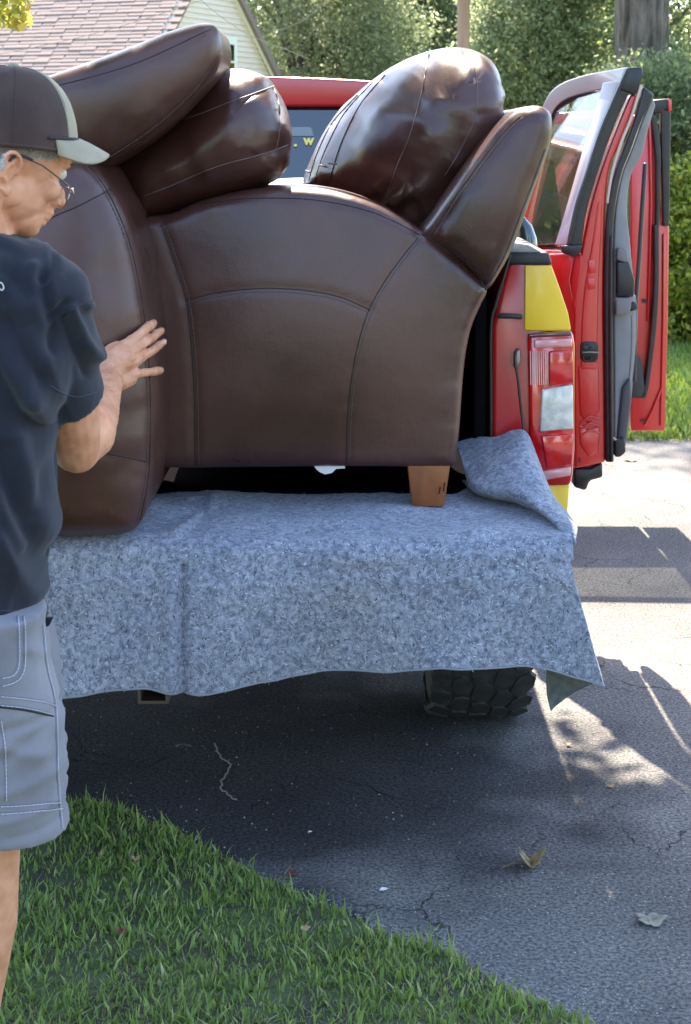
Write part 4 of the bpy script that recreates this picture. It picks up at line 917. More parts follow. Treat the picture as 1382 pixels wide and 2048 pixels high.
for pth, dx, dy in ((arc_seam, 0, 7), (seamL, 7, 0), (seamR, 7, 1)):
    stitches('stitching', [(x+dx, y+dy) for x, y in pth], arm, M['thread'], arm)
# far arm (same shape, a copy) and seat box between
arm2 = arm.copy(); COL.objects.link(arm2); arm2.parent = chair; arm2.location = (0, .62, 0)
pz = W(300, 932, YA).z
box('seat_base', (W(330, 930, YA).x, YA+.2, pz+.01), (W(905, 930, YA).x, YA+.66, pz+.34), LE, chair, .03)
back_px = [(846, 470), (868, 432), (900, 382), (940, 322), (985, 262), (1018, 230), (1048, 214), (1078, 212), (1097, 222), (1104, 246), (1099, 290), (1080, 345), (1052, 420), (1022, 500), (992, 556), (975, 578), (955, 560), (918, 524), (880, 496)]
bs1 = [(862, 470), (900, 408), (945, 345), (990, 285), (1020, 250), (1040, 232)]
back = puff('backrest', back_px, YA+.40, .405, .365, .040, LE, chair, bulge=.035, step=.011, disp=lambda v: .002*nz(v, 5),
            seams=[(bs1, .003, .009)])
seam('seam', bs1, back, .0012, M['seam'], back)
stitches('stitching', [(x+6, y+3) for x, y in bs1], back, M['thread'], back)
tube('back_piping', onto([(1090, 300), (1072, 350), (1044, 424), (1014, 502), (986, 556), (974, 572)], back, .01, .001), .0022, M['piping_pale'], back, 6)
tube('joint_piping', [p+Vector((0, -.002, 0)) for p in onto(back_s, arm, .01)], .003, M['seam'], arm, 6)
# wooden feet
def foot(x0, y0, name='foot'):
    zt, zb2 = pz+.004, ZB+.010; a, b = .050, .037
    V = [(x0-b, y0-b, zb2), (x0+b, y0-b, zb2), (x0+b, y0+b, zb2), (x0-b, y0+b, zb2), (x0-a, y0-a, zt), (x0+a, y0-a, zt), (x0+a, y0+a, zt), (x0-a, y0+a, zt)]
    o = mk(name, V, [(0, 3, 2, 1), (4, 5, 6, 7), (0, 1, 5, 4), (1, 2, 6, 5), (2, 3, 7, 6), (3, 0, 4, 7)], M['wood'], chair, True); bevel(o, .003); return o
fx = W(860, 970, YA+.03).x; fo_ = foot(fx-.004, YA+.062); foot(fx-.004, YA+.72); foot(W(350, 970, YA).x, YA+.72)
for (x, y, l) in ((880, 975, 12), (889, 966, 16)):
    tube('scratch', [W(x, y, YA+.008), W(x-1, y+l*.5, YA+.009), W(x-2, y+l, YA+.010)], .0018, M['seam'], fo_, 5)
tl = pxprism('torn_lining', [(626, 931), (690, 931), (690, 937), (672, 938), (664, 946), (650, 949), (640, 945), (634, 940)], YA+.02, .004, M['lining'], chair); bevel(tl, .001)
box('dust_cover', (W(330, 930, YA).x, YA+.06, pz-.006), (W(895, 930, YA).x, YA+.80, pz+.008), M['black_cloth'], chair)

chair2 = thing('armchair', (-.55, 3.75, ZB+.004), 'second dark brown leather armchair upended beside the man, its padded back tilted over him', 'armchair')
lp_px = [(90, 330), (140, 318), (190, 335), (224, 378), (254, 436), (280, 515), (298, 615), (309, 700), (313, 800), (310, 900), (303, 965), (290, 1025), (270, 1056), (235, 1066), (180, 1068), (110, 1072), (50, 1070), (10, 1050), (-10, 950), (-10, 700), (10, 480), (40, 380)]
s1 = [(176, 330), (206, 368), (236, 425), (262, 495), (282, 590), (294, 680), (300, 780), (300, 880), (296, 960), (280, 1040)]
s2 = [(70, 455), (110, 432), (150, 415), (196, 392), (222, 378)]
s3 = [(180, 900), (230, 910), (270, 918), (300, 926)]
side = puff('arm', lp_px, 3.28+.40, .40, .335, .075, LE, chair2, bulge=.065, step=.011, disp=lambda v: .002*nz(v, 4),
            seams=[(s1, .004, .011), (s2, .003, .010), (s3, .003, .010)])
for pth in (s1, s2, s3): seam('seam', pth, side, .0014, M['seam'], side)
stitches('stitching', [(x-6, y+2) for x, y in s1], side, M['thread'], side)
slab_px = [(40, 175), (100, 152), (180, 124), (260, 95), (330, 67), (385, 50), (418, 47), (437, 60), (446, 90), (443, 118), (430, 150), (400, 185), (350, 236), (290, 284), (232, 320), (202, 334), (184, 330), (150, 300), (100, 262), (50, 225)]
t1_ = [(110, 172), (190, 152), (270, 127), (340, 97), (400, 68), (424, 58)]; t2_ = [(212, 326), (250, 302), (300, 268), (355, 222), (400, 175), (432, 128)]
slab = puff('backrest', slab_px, 3.42+.17, .17, .125, .045, LE, chair2, bulge=.040, step=.0105, disp=lambda v: .002*nz(v, 4),
            seams=[(t1_, .003, .009), (t2_, .003, .009)])
seam('seam', t1_, slab, .0012, M['seam'], slab); seam('seam', t2_, slab, .0012, M['seam'], slab)
stitches('stitching', [(x-3, y-6) for x, y in t2_], slab, M['thread'], slab)

def fold_disp(folds, amp=.006):
    """soft creases: each fold is (x0,z0,x1,z1,width,height)"""
    def f(v):
        x, y, z = v; r = amp*nz((x, y, z), 5)+.5*amp*nz((x, y, z), 12, 3)
        for (x0, z0, x1, z1, w, h) in folds:
            dx, dz = x1-x0, z1-z0; L = dx*dx+dz*dz; t = ((x-x0)*dx+(z-z0)*dz)/L; tt = min(1, max(0, t))
            d = math.hypot(x-(x0+tt*dx), z-(z0+tt*dz)); r += h*math.exp(-(d/w)**2)
        return r
    return f
def ridged(base, ang, s1_, s2_, h, mask=None):
    ca, sa = math.cos(ang), math.sin(ang)
    def f(v):
        x, y, z = v; p, q = x*ca+z*sa, -x*sa+z*ca; n1 = noise.noise(Vector((p*s1_, q*s2_, y*3+1.3))); k = mask(v) if mask else 1
        return base(v)+k*h*(max(0, .30-abs(n1))/.30)**1.6
    return f
def pf(Y, L):
    o = []
    for (a, b, c, d, w, h) in L: p, q = W(a, b, Y), W(c, d, Y); o.append((p.x, p.z, q.x, q.z, w, h))
    return o
lc_px = [(425, 150), (455, 141), (500, 144), (535, 160), (558, 190), (574, 232), (581, 280), (576, 322), (560, 350), (528, 371), (470, 393), (400, 416), (340, 436), (300, 446), (278, 447), (264, 428), (244, 375), (222, 338), (250, 300), (330, 245)]
lcf = pf(3.75, [(300, 340, 420, 330, .012, .006), (405, 285, 430, 350, .008, .007), (380, 300, 400, 360, .008, -.006), (470, 190, 520, 205, .008, .005), (450, 200, 490, 240, .01, -.005), (330, 380, 300, 400, .01, .005), (520, 250, 560, 265, .008, .004), (270, 370, 350, 350, .02, .006), (440, 330, 500, 318, .012, .005)])
cs1 = [(288, 392), (340, 372), (400, 346), (450, 328), (500, 315), (545, 302), (576, 290)]; cs2 = [(340, 248), (400, 228), (450, 208), (500, 190), (535, 177), (548, 172)]; cs3 = [(545, 172), (556, 200), (560, 240), (556, 280), (550, 300)]
lc = puff('cushion', lc_px, 3.58+.20, .19, .03, .13, LS, None, bulge=.02, step=.0085, disp=ridged(fold_disp(lcf, .005), .45, 3, 13, .004), tilt=(-.15, 0),
          seams=[(cs1, .007, .012), (cs2, .006, .011), (cs3, .005, .010)])
tag(lc, 'plump dark brown leather cushion wedged between the tilted back and the chair arm', 'cushion', 'loose leather cushions')
for pth in (cs1, cs2, cs3): seam('seam', pth, lc, .0013, M['piping_pale'], lc, .0006)
rc_px = [(604, 376), (612, 336), (640, 276), (680, 218), (724, 178), (775, 138), (830, 108), (880, 95), (925, 97), (962, 113), (986, 142), (995, 182), (990, 232), (975, 278), (948, 322), (905, 388), (875, 430), (852, 458), (818, 448), (760, 418), (690, 392), (640, 382)]
rcf = pf(4.1, [(820, 250, 745, 300, .010, .012), (860, 215, 760, 270, .009, -.010), (880, 250, 800, 330, .010, .010), (905, 290, 850, 350, .009, -.010), (930, 250, 880, 330, .010, .010), (950, 200, 930, 280, .009, -.009),
                (800, 340, 740, 360, .012, .009), (870, 340, 800, 385, .010, .009), (905, 345, 860, 400, .009, -.009), (700, 250, 640, 340, .008, .006),
                (740, 220, 660, 330, .008, -.007), (800, 180, 720, 290, .012, .007), (830, 230, 780, 250, .008, .008), (880, 180, 850, 260, .01, -.007), (780, 370, 830, 410, .012, -.008), (960, 235, 905, 315, .008, .009)])
rs1 = [(858, 108), (850, 150), (840, 200), (820, 270), (795, 330), (772, 395)]; rs2 = [(930, 100), (950, 140), (955, 200), (945, 250), (915, 310), (890, 350)]
rs3 = [(770, 150), (720, 210), (685, 280), (665, 340), (655, 380)]; rs4 = [(745, 165), (690, 225), (655, 290), (636, 340), (628, 375)]; rs5 = [(715, 190), (665, 245), (635, 305), (618, 360)]
rc = puff('cushion', rc_px, 3.82+.21, .21, .02, .16, LS, None, bulge=.03, step=.0080, disp=ridged(fold_disp(rcf, .007), .75, 3.2, 17, .015, lambda v: (.15+.85*smooth01(.00, .12, v[0]))*smooth01(1.88, 1.76, v[2])*smooth01(.50, .42, v[0])), tilt=(-.75, .22),
          seams=[(rs1, .007, .012), (rs2, .006, .011), (rs3, .006, .009), (rs4, .006, .009), (rs5, .005, .008)])
tag(rc, 'big wrinkled dark brown leather cushion leaning against the right chair back', 'cushion', 'loose leather cushions')
for pth in (rs1, rs2): seam('seam', pth, rc, .0013, M['piping_pale'], rc, .0006)
for pth in (rs3, rs4, rs5): seam('seam', pth, rc, .0013, M['seam'], rc, .0004)
for a, b in (((657, 326), (672, 328)), ((610, 341), (619, 344)), ((640, 330), (652, 334))):
    seam('zip_end', [a, ((a[0]+b[0])/2, (a[1]+b[1])/2), b], rc, .0022, M['piping_pale'], rc, .001)
for p_, (c_, nn_) in {}.items(): pass

# ------------------------------------------------------------------ the man
MY = 2.62
man = thing('person', (-.62, MY, 0), 'man in navy T-shirt, grey shorts and brown cap pushing the leather chair with one hand', 'person')
yaw, pit = math.radians(35), math.radians(18)
f_ = Vector((math.cos(pit)*math.cos(yaw), math.cos(pit)*math.sin(yaw), -math.sin(pit)))
s_ = Vector((math.sin(yaw), -math.cos(yaw), 0))          # his right side, towards the camera
u_ = s_.cross(f_); u_ = u_ if u_.z > 0 else -u_
HO = W(14, 312, MY)
def H(a, b, c=0): return HO+f_*a+u_*b+s_*c
def E(a, b, c, ra, rb, rc): return ellip_data(H(a, b, c), (f_*ra, s_*rc, u_*rb))
parts = [E(-.005, .03, 0, .097, .09, .077), E(.035, .01, 0, .062, .075, .066), E(.03, -.045, 0, .060, .062, .058), E(.052, -.085, 0, .036, .034, .036), E(.062, -.10, 0, .026, .020, .024),
         E(.072, .032, 0, .037, .030, .054), E(.082, .012, .026, .016, .008, .022), E(.082, .012, -.026, .016, .008, .022),
         E(.062, -.035, .036, .030, .022, .022), E(.062, -.035, -.036, .030, .022, .022), E(.085, -.012, 0, .014, .022, .011), E(.103, -.036, 0, .014, .018, .012), E(.108, -.045, 0, .014, .012, .012),
         E(.098, -.050, .013, .010, .009, .009), E(.098, -.050, -.013, .010, .009, .009), E(.090, -.068, 0, .014, .010, .022), E(.086, -.078, 0, .014, .007, .022), E(.083, -.088, 0, .013, .007, .020),
         E(-.005, -.055, .045, .035, .030, .018), E(-.005, -.055, -.045, .035, .030, .018)]
# neck and body
hip = Vector((-.665, MY+.02, .93)); chest = Vector((-.65, MY+.03, 1.27)); nb = Vector((-.61, MY+.03, 1.45))
def TD(P, R, **k): return tube_data(P, R, 18, **k)
parts.append(TD([H(-.025, -.05), H(-.045, -.10), nb+Vector((.02, 0, .02)), nb+Vector((-.01, 0, -.06))], [.060, .062, .068, .075]))
parts.append(TD([nb+Vector((-.01, 0, -.03)), chest, Vector((-.665, MY+.02, 1.08)), hip], [.085, .095, .095, .10]))
sh = W(118, 610, MY-.10); sh.y = MY-.09
elb = W(154, 900, 2.80); wr = W(215, 768, 3.13); 
sh = W(88, 600, MY-.02)
parts.append(TD([nb+Vector((0, -.03, -.06)), sh.lerp(nb, .3)+Vector((0, 0, -.03)), sh], [.066, .054, .046]))
ua = [sh, sh.lerp(elb, .35)+Vector((.004, -.006, 0)), sh.lerp(elb, .65)+Vector((.006, -.008, 0)), sh.lerp(elb, .9), elb]
parts.append(TD(ua, [.046, .050, .050, .047, .042]))
fa = [elb+Vector((0, .0, .005)), elb.lerp(wr, .22)+Vector((.008, 0, 0)), elb.lerp(wr, .5)+Vector((.003, 0, .002)), elb.lerp(wr, .8), wr]
parts.append(TD(fa, [.042, .049, .045, .036, .030]))
# hand on the leather
bvS = bvh_of(side)
def onside(px, py, lift, d=None):
    h = bvS.ray_cast(Vector((0, 0, EYE)), ray(px, py))
    Y = h[0].y if h[0] is not None and h[0].y < 3.75 else (d or 3.5)
    if d is not None: Y = min(Y, d)
    return W(px, py, Y-lift)
DH = 3.42
K = {'i': [(233, 706, .034), (262, 684, .030), (282, 666, .022), (297, 653, .016), (307, 646, .011)],
     'm': [(236, 720, .034), (272, 696, .030), (294, 681, .024), (312, 668, .016), (322, 662, .011)],
     'r': [(238, 737, .034), (275, 718, .028), (298, 705, .022), (317, 691, .015), (327, 685, .011)],
     'p': [(236, 755, .030), (268, 748, .026), (290, 745, .020), (308, 743, .015), (321, 741, .010)]}
RR = {'i': [.0150, .0130, .0104, .0108, .0086], 'm': [.0150, .0126, .0102, .0106, .0084], 'r': [.0145, .0120, .0098, .0102, .0082], 'p': [.0140, .0110, .0092, .0096, .0078]}
hand3 = {}
for k, pl in K.items():
    P = [onside(x, y, l, DH) for x, y, l in pl]; hand3[k] = P
    parts.append(tube_data(P, RR[k], 14))
wr2 = onside(214, 742, .042, DH); 
parts.append(TD([wr, wr.lerp(wr2, .5), wr2], [.028, .030, .030]))
for k in 'imrp': parts.append(tube_data([wr2.lerp(hand3[k][0], .05), wr2.lerp(hand3[k][0], .6), hand3[k][0], hand3[k][1]], [.026, .021, .0175, .0135], 14))
parts.append(tube_data([wr2, onside(248, 716, .030, DH), onside(262, 722, .026, DH)], [.030, .026, .018], 14))
parts.append(tube_data([wr2, onside(245, 765, .028, DH), onside(262, 756, .024, DH)], [.026, .020, .015], 14))
# thumb, lying away along the leather
parts.append(tube_data([wr2+Vector((-.004, .004, .008)), onside(212, 712, .028, DH), onside(222, 696, .018, DH), onside(232, 690, .012, DH)], [.017, .014, .011, .009], 12))
# left arm reaching forward behind the body, legs and feet
shl = Vector((-.62, MY+.21, 1.38)); el2 = Vector((-.66, MY+.36, 1.16)); wl2 = Vector((-.70, MY+.56, 1.22))
parts.append(TD([nb+Vector((0, .05, -.05)), shl, el2, wl2], [.07, .055, .042, .028])); parts.append(ellip_data(wl2+Vector((.01, .03, .02)), ((.03, 0, 0), (0, .03, 0), (0, 0, .05))))
for k in range(4): parts.append(tube_data([wl2+Vector((.01, .03, .03)), wl2+Vector((.01+.012*k, .045, .085)), wl2+Vector((.012+.016*k, .05, .115))], [.010, .009, .007], 10))
kneeR = W(-34, 1705, MY-.05); 
legs = [([hip+Vector((.0, -.10, -.05)), Vector((-.60, MY-.09, .74)), Vector((kneeR.x+.005, MY-.06, .54)), Vector((kneeR.x-.005, MY-.05, .40)), Vector((kneeR.x-.03, MY-.04, .22)), Vector((kneeR.x-.05, MY-.03, .08))], [.085, .080, .060, .060, .046, .036]),
        ([hip+Vector((.0, .11, -.05)), Vector((-.63, MY+.16, .74)), Vector((-.64, MY+.1, .52)), Vector((-.66, MY+.08, .40)), Vector((-.69, MY+.04, .22)), Vector((-.76, MY+.0, .08))], [.10, .088, .062, .060, .046, .036])]
for P, R in legs:
    parts.append(TD(P, R)); a = P[-1]; parts.append(TD([a+Vector((-.03, 0, -.03)), a+Vector((.07, 0, -.04)), a+Vector((.16, 0, -.055))], [.038, .034, .024]))
# ear rim and lobe
ear_c = (-.018, -.036)
def EP(a, b, c): return H(ear_c[0]+a, ear_c[1]+b, .073+c)
ear = []
rim = [(.012, .004, .0), (.010, .024, .008), (-.004, .034, .014), (-.020, .028, .020), (-.026, .008, .020), (-.022, -.014, .016), (-.010, -.028, .010), (.004, -.030, .004)]
rc3 = catmull(rim, 30)
parts.append(tube_data([EP(*p) for p in rc3], [.0042]*30, 8))
parts.append(ellip_data(EP(-.008, .006, .004), (f_*.017+s_*-.006, s_*.006, u_*.027)))
parts.append(ellip_data(EP(.001, -.026, .006), (f_*.009, s_*.005, u_*.011)))
parts.append(tube_data([EP(-.002, .018, .010), EP(-.013, .010, .014), EP(-.014, -.006, .013), EP(-.004, -.014, .009)], .0035, 8))
me, co = remesh(parts, .0030, 2)
def skin_disp(v):
    v3 = Vector(v); d = (v3-HO); a, b, c = d.dot(f_), d.dot(u_), d.dot(s_)
    r = .0006*nz(v, 60)
    if -.12 < a < .08 and -.16 < b < -.02 and c > .01:      # neck creases fanning down from the ear
        for k in range(4):
            q = (a+.055-.018*k)-(-.28-.05*k)*(b+.09); r -= .0022*math.exp(-(q/.0022)**2)*smooth01(-.03, -.05, b)
    if v[0] > wr.x-.03 and v[1] > 2.95 and v[2] < 1.5:
        q = nz((v[0]*1.0-v[2]*.6, v[1], v[2]*1.6), 38, 2); r += .0016*max(0, .22-abs(q))/.22-.0006+.0009*nz(v, 120)
    if c > .02 and .05 < a < .1 and b > -.03: r -= .0006*math.sin(b*900+a*200)
    return r
body = adopt('body', me, co, M['skin'], man, skin_disp)
# crow's feet, eye
mk('eye', *ellip_data(H(.083, -.003, .030), (f_*.0125, s_*.0125, u_*.0115)), mat('eye_white', (.6, .55, .5), .2), body)
# finger nails
for k in 'imrp':
    p = hand3[k][-1]; d = (hand3[k][-1]-hand3[k][-2]).normalized()
    mk('fingernail', *ellip_data(p+Vector((0, -.0068, .001))+d*.001, (d*.0065, Vector((0, 0.0, 1)).cross(d).normalized()*.0016, d.cross(Vector((0, 1, 0))).normalized()*.0052), 12, 8), mat('nail', (.62, .40, .34), .3), body)
# hair below the cap
hb_ = bvh_of(body); strands = []
for k in range(5200):
    o_ = None; px = random.uniform(-70, 118); py = random.uniform(288, 352)
    if px > 10 and py > 304+.10*px+random.gauss(0, 3): continue
    if 14 < px < 55 and py > 302: continue
    if px <= 10 and py > 345-.3*(px+70)*.4: continue
    h = hb_.ray_cast(Vector((0, 0, EYE)), ray(px, py))
    if h[0] is None: continue
    dirn = (f_*(-.5)+u_*(-.6)+s_*.12+Vector((random.gauss(0, .2), random.gauss(0, .2), random.gauss(0, .2)))).normalized(); L_ = random.uniform(.006, .016); w_ = dirn.cross(s_).normalized()*.0007
    p = h[0]+s_*.0004; strands += [p-w_, p+w_, p+dirn*L_+s_*.0015]
hr = mkq('hair', np.array([tuple(p) for p in strands]), 3, M['hair'], man); tag(hr, kind='stuff')
# cap: crown with front panel, brim, cord, button
CYAW = math.radians(22); cf = Vector((math.cos(CYAW), math.sin(CYAW), 0)); cs = Vector((math.sin(CYAW), -math.cos(CYAW), 0)); cu_ = Vector((0, 0, 1))
cf = (cf+Vector((0, 0, -.10))).normalized(); cu_ = cs.cross(cf); cu_ = cu_ if cu_.z > 0 else -cu_
CC = W(14, 296, MY); RA, RS, RU = .112, .093, .130
def CP(phi, th, k=1.0):
    e = math.cos(th)**.72; zz = math.sin(th)**1.0
    rr = 1+.010*math.exp(-((((phi+math.pi/6) % (math.pi/3))-math.pi/6)/.05)**2)*0
    r = RA if math.cos(phi) > 0 else .100
    return CC+cf*(math.cos(phi)*e*r*k*rr)+cs*(math.sin(phi)*e*RS*k*rr)+cu_*(zz*RU*k-.0)
def cap_piece(name, p0, p1, m, par, k=1.0, n=40):
    P = np.array([[tuple(CP(p0+(p1-p0)*i/n, (math.pi/2-.02)*j/30, k)+Vector((0, 0, .0014*nz(CP(p0+(p1-p0)*i/n, j*.05), 40)))) for j in range(31)] for i in range(n+1)])
    return grid(name, P, m, par, .003)
fp = math.radians(38)
cap = cap_piece('cap', fp, 2*math.pi-fp, M['cap_brown'], man, 1.0, 80)
cap_piece('front_panel', -fp-.03, fp+.03, M['cap_tan'], cap, 1.012)
for ph in (fp, -fp, math.radians(95), math.radians(-95), math.radians(155), math.radians(-155)):
    tube('panel_seam', [CP(ph, t, 1.014) for t in np.linspace(.02, 1.5, 26)], .0014, M['cap_brown'], cap, 6)
mk('button', *ellip_data(CP(0, math.pi/2, 1.0)+cu_*.003, (cf*.010, cs*.010, cu_*.006)), M['cap_tan'], cap)
BR = []
for i in range(41):
    ph = math.radians(-57+114*i/40); row = []
    for j in range(15):
        t = j/14; L_ = .056*max(0, 1-abs(ph/math.radians(57.5))**3.2)**.55
        p0 = CP(ph, .10+.06*math.cos(ph), 1.0); out = (cf*1.0+cs*math.sin(ph)*.22).normalized()
        row.append(tuple(p0+out*(L_*t)+cu_*(-.016*t-.034*(math.sin(ph)**2)*(.3+t)*(1-.85*abs(ph/math.radians(57.5))**5)-.006*t*t)+cu_*.006))
    BR.append(row)
grid('brim', np.array(BR), M['cap_tan'], cap, .004)
tube('brim_cord', [CP(math.radians(a), .14+.05*math.cos(math.radians(a)), 1.03) for a in np.linspace(-64, 64, 40)], .0028, mat('cord', (.012, .012, .014), .7), cap, 6)
tube('sweatband', [CP(math.radians(a), .03, 1.004) for a in np.linspace(0, 360, 70)], .003, M['cap_brown'], cap, 6)
# glasses
G1 = H(-.018, -.002, .082); G2 = H(.030, -.006, .079); G3 = H(.075, -.018, .069); G4 = H(.098, -.024, .060)
gls = tube('glasses', [G1, G2, G3, G4], .0013, mat('wire_frame', (.10, .09, .08), .3, metal=.8), man, 8)
tube('temple_tip', [H(-.028, -.016, .084), G1, H(.008, -.003, .082)], .0024, BLK, gls, 8)
for sgn in (1, -1):
    cc = H(.103, -.038, .034*sgn); ring = [cc+s_*(.025*math.cos(a))*1.0+u_*(.017*math.sin(a))+f_*(-.006*abs(math.cos(a))) for a in np.linspace(0, 2*math.pi, 30)]
    tube('lens_rim', ring, .0011, mat('wire', (.45, .40, .34), .25, metal=1), gls, 6)
    mk('lens', [tuple(p) for p in ring[:-1]], [tuple(range(29))], M['glass_lens'], gls)
tube('lens_hinge', [G4, H(.102, -.030, .058)], .003, M['chrome'], gls, 8)
tube('bridge', [H(.106, -.032, .010), H(.110, -.028, 0), H(.106, -.032, -.010)], .001, M['chrome'], gls, 6)
# T-shirt
def q(px, py, Y): return W(px, py, Y)
def ring_loft(st, n=44, pw=2.2):
    """st: (center, half width vector, half depth vector)"""
    V = []; Fc = []
    for c, a, b in st:
        for k in range(n):
            t = 2*math.pi*k/n; ct, st_ = math.cos(t), math.sin(t)
            V.append(tuple(Vector(c)+Vector(a)*(math.copysign(abs(ct)**(2/pw), ct))+Vector(b)*(math.copysign(abs(st_)**(2/pw), st_))))
    m = len(st)
    for i in range(m-1):
        for k in range(n): Fc.append((i*n+k, i*n+(k+1) % n, (i+1)*n+(k+1) % n, (i+1)*n+k))
    Fc.append(tuple(range(n))[::-1]); Fc.append(tuple((m-1)*n+k for k in range(n)))
    return V, Fc
TR = [(1241, 106), (1210, 94), (1170, 93), (1130, 103), (1070, 114), (1000, 121), (940, 122), (880, 116), (820, 108), (760, 104), (700, 104), (640, 110), (590, 122), (540, 120), (500, 92), (468, 52), (445, 8), (428, -26)]
st = []
for (py, px) in TR:
    e = W(px, py, MY); hw = .165 if py > 560 else .165-.0009*(560-py); hw = max(hw, .085); c = Vector((e.x-hw-.012, MY+.02, e.z))
    st.append((c, (hw, 0, 0), (0, .155 if py > 520 else max(.085, .155-.0009*(520-py)), 0)))
sd1 = ring_loft(st)
sl_a = sh+Vector((.0, -.005, .02)); hemc = W(134, 792, MY+.095)
sleeve = [(W(60, 560, MY-.03), Vector((.080, 0, .0)), Vector((0, .075, 0))),]
axis = (hemc-sh).normalized(); side_v = Vector((1, 0, -axis.x/axis.z)).normalized(); dep_v = axis.cross(side_v).normalized()
sv = []
for (t, hw, hd) in ((-.32, .040, .05), (-.18, .060, .064), (0, .068, .072), (.3, .0690, .072), (.6, .066, .070), (.85, .063, .069), (1.0, .065, .070)):
    e = sh.lerp(hemc, t); tgt = {-.32: 100, -.18: 128, 0: 112, .3: 114, .6: 122, .85: 136, 1.0: 148}[t]
    sv.append((e, side_v*hw, dep_v*hd))
sd2 = ring_loft(sv, 36)
collar = ring_loft([(nb+Vector((0, 0, -.04)), (.12, 0, 0), (0, .11, 0)), (W(-8, 470, MY), (.085, 0, -.03), (0, .085, 0)), (W(-16, 448, MY), (.077, 0, -.035), (0, .078, 0))], 30)
yoke = tube_data([nb+Vector((.0, 0, -.07)), sh.lerp(nb, .5)+Vector((.0, 0, .0)), sh+Vector((.012, 0, .004))], [.095, .078, .066], 20)
yoke2 = tube_data([nb+Vector((0, 0, -.07)), shl+Vector((0, 0, -.01)), shl.lerp(el2, .75)], [.09, .075, .065], 20)
pit_ = [ellip_data(W(60, 690, MY-.01), ((.075, 0, 0), (0, .10, 0), (0, 0, .13))), ellip_data(W(52, 600, MY-.01), ((.08, 0, 0), (0, .10, 0), (0, 0, .10)))]
me, co = remesh([sd1, sd2, collar, yoke, yoke2]+pit_, .0050, 4)
flds = pf(MY-.1, [(0, 700, 60, 800, .016, .008), (20, 640, 80, 760, .012, -.008), (60, 800, 110, 1000, .014, .008), (0, 900, 70, 1150, .016, -.009), (30, 880, 90, 1160, .014, .009), (0, 1080, 50, 1220, .013, .008),
    (80, 560, 105, 700, .012, -.011), (60, 540, 88, 650, .012, .008), (135, 620, 165, 740, .006, .007), (120, 640, 150, 770, .006, -.006), (165, 620, 175, 720, .006, .006), (10, 540, 60, 590, .012, -.006), (150, 700, 180, 780, .006, .005), (100, 640, 125, 610, .008, -.007), (0, 990, 40, 1100, .01, .006), (95, 900, 60, 1040, .012, -.007)])
shirt = adopt('shirt', me, co, M['shirt'], man, lambda v: 1.5*fold_disp(flds, .0035)(v)+.0035*(max(0, .22-abs(nz((v[0]*1.6, v[1]*.6, v[2]*.7), 7, 5)))/.22)**2 if v[1] < MY+.05 else 0)
seam('hem_seam', [(0, 1222), (40, 1221), (80, 1222), (104, 1228)], shirt, .0012, mat('navy_thread', (.03, .035, .055), .8), shirt)
seam('sleeve_seam', [(96, 660), (118, 640), (140, 622), (165, 608), (186, 602)], shirt, .0013, M['seam'], shirt)
hp_ = onto([(102, 772), (125, 786), (155, 794), (192, 785)], shirt, .006); tube('sleeve_hem', hp_, .0012, mat('navy_thread2', (.03, .035, .055), .8), shirt, 6)
hk = onto([(-6, 569), (0, 565), (4, 568), (7, 576), (3, 581), (0, 578)], shirt, .003, .001)
if len(hk) > 2: tube('back_print', hk, .0012, M['print_white'], shirt, 6)
# shorts
def sring(px, py, hwR, hd, cxoff=0): e = W(px, py, MY-.08); return (Vector((e.x-hwR-.006, MY-.055, e.z)), (hwR, 0, 0), (0, hd, 0))
SR = [(92, 1225), (88, 1260), (92, 1300), (104, 1345), (116, 1390), (128, 1430), (124, 1480), (122, 1530), (126, 1580), (134, 1630), (141, 1664)]
st = [sring(x, y, .110+.012*i/10, .105) for i, (x, y) in enumerate(SR)]
legR = ring_loft(st, 40, 2.5)
st2 = [(c+Vector((-.04, .22, 0)), a, b) for c, a, b in st]; legL = ring_loft(st2, 40, 2.5)
pel = ring_loft([((-.665, MY+.03, .80), (.13, 0, 0), (0, .15, 0)), ((-.665, MY+.03, .92), (.125, 0, 0), (0, .15, 0)), ((-.665, MY+.03, 1.02), (.115, 0, 0), (0, .13, 0))], 40)
me, co = remesh([legR, legL, pel], .0055, 4)
sf = pf(MY-.1, [(0, 1460, 90, 1500, .012, .006), (10, 1500, 110, 1440, .01, -.005), (20, 1560, 110, 1540, .012, .006), (60, 1290, 100, 1330, .008, .006), (10, 1440, 110, 1425, .008, -.006), (120, 1440, 105, 1600, .006, .004), (0, 1620, 120, 1600, .010, .005), (30, 1650, 120, 1640, .006, -.004)])
shorts = adopt('shorts', me, co, M['shorts'], man, lambda v: fold_disp(sf, .003)(v))
TH = mat('pale_stitch', (.5, .5, .56), .8); DK = mat('seam_fold', (.16, .16, .20), .9)
for pth in ([(84, 1250), (92, 1330), (108, 1400), (112, 1480), (114, 1560), (122, 1655)], [(0, 1390), (40, 1394), (80, 1400), (108, 1408)], [(0, 1408), (40, 1412), (80, 1420), (106, 1428)], [(46, 1232), (48, 1300), (44, 1340), (30, 1360), (0, 1370)], [(34, 1232), (36, 1300), (34, 1330), (24, 1348), (0, 1354)], [(0, 1610), (50, 1608), (118, 1602)], [(0, 1625), (50, 1622), (122, 1614)], [(0, 1440), (8, 1500), (10, 1600)]):
    seam('stitch_line', pth, shorts, .0011, DK, shorts, .0003); stitches('stitching', [(x+3, y+3) for x, y in pth], shorts, TH, shorts, .0008, .007)
seam('pocket_opening', [(0, 1414), (50, 1420), (106, 1432)], shorts, .0020, M['seam'], shorts)
pxprism('shirt_vent', [(80, 1236), (106, 1236), (98, 1252), (84, 1258)], MY-.02, .01, M['shirt'], shirt, .001)
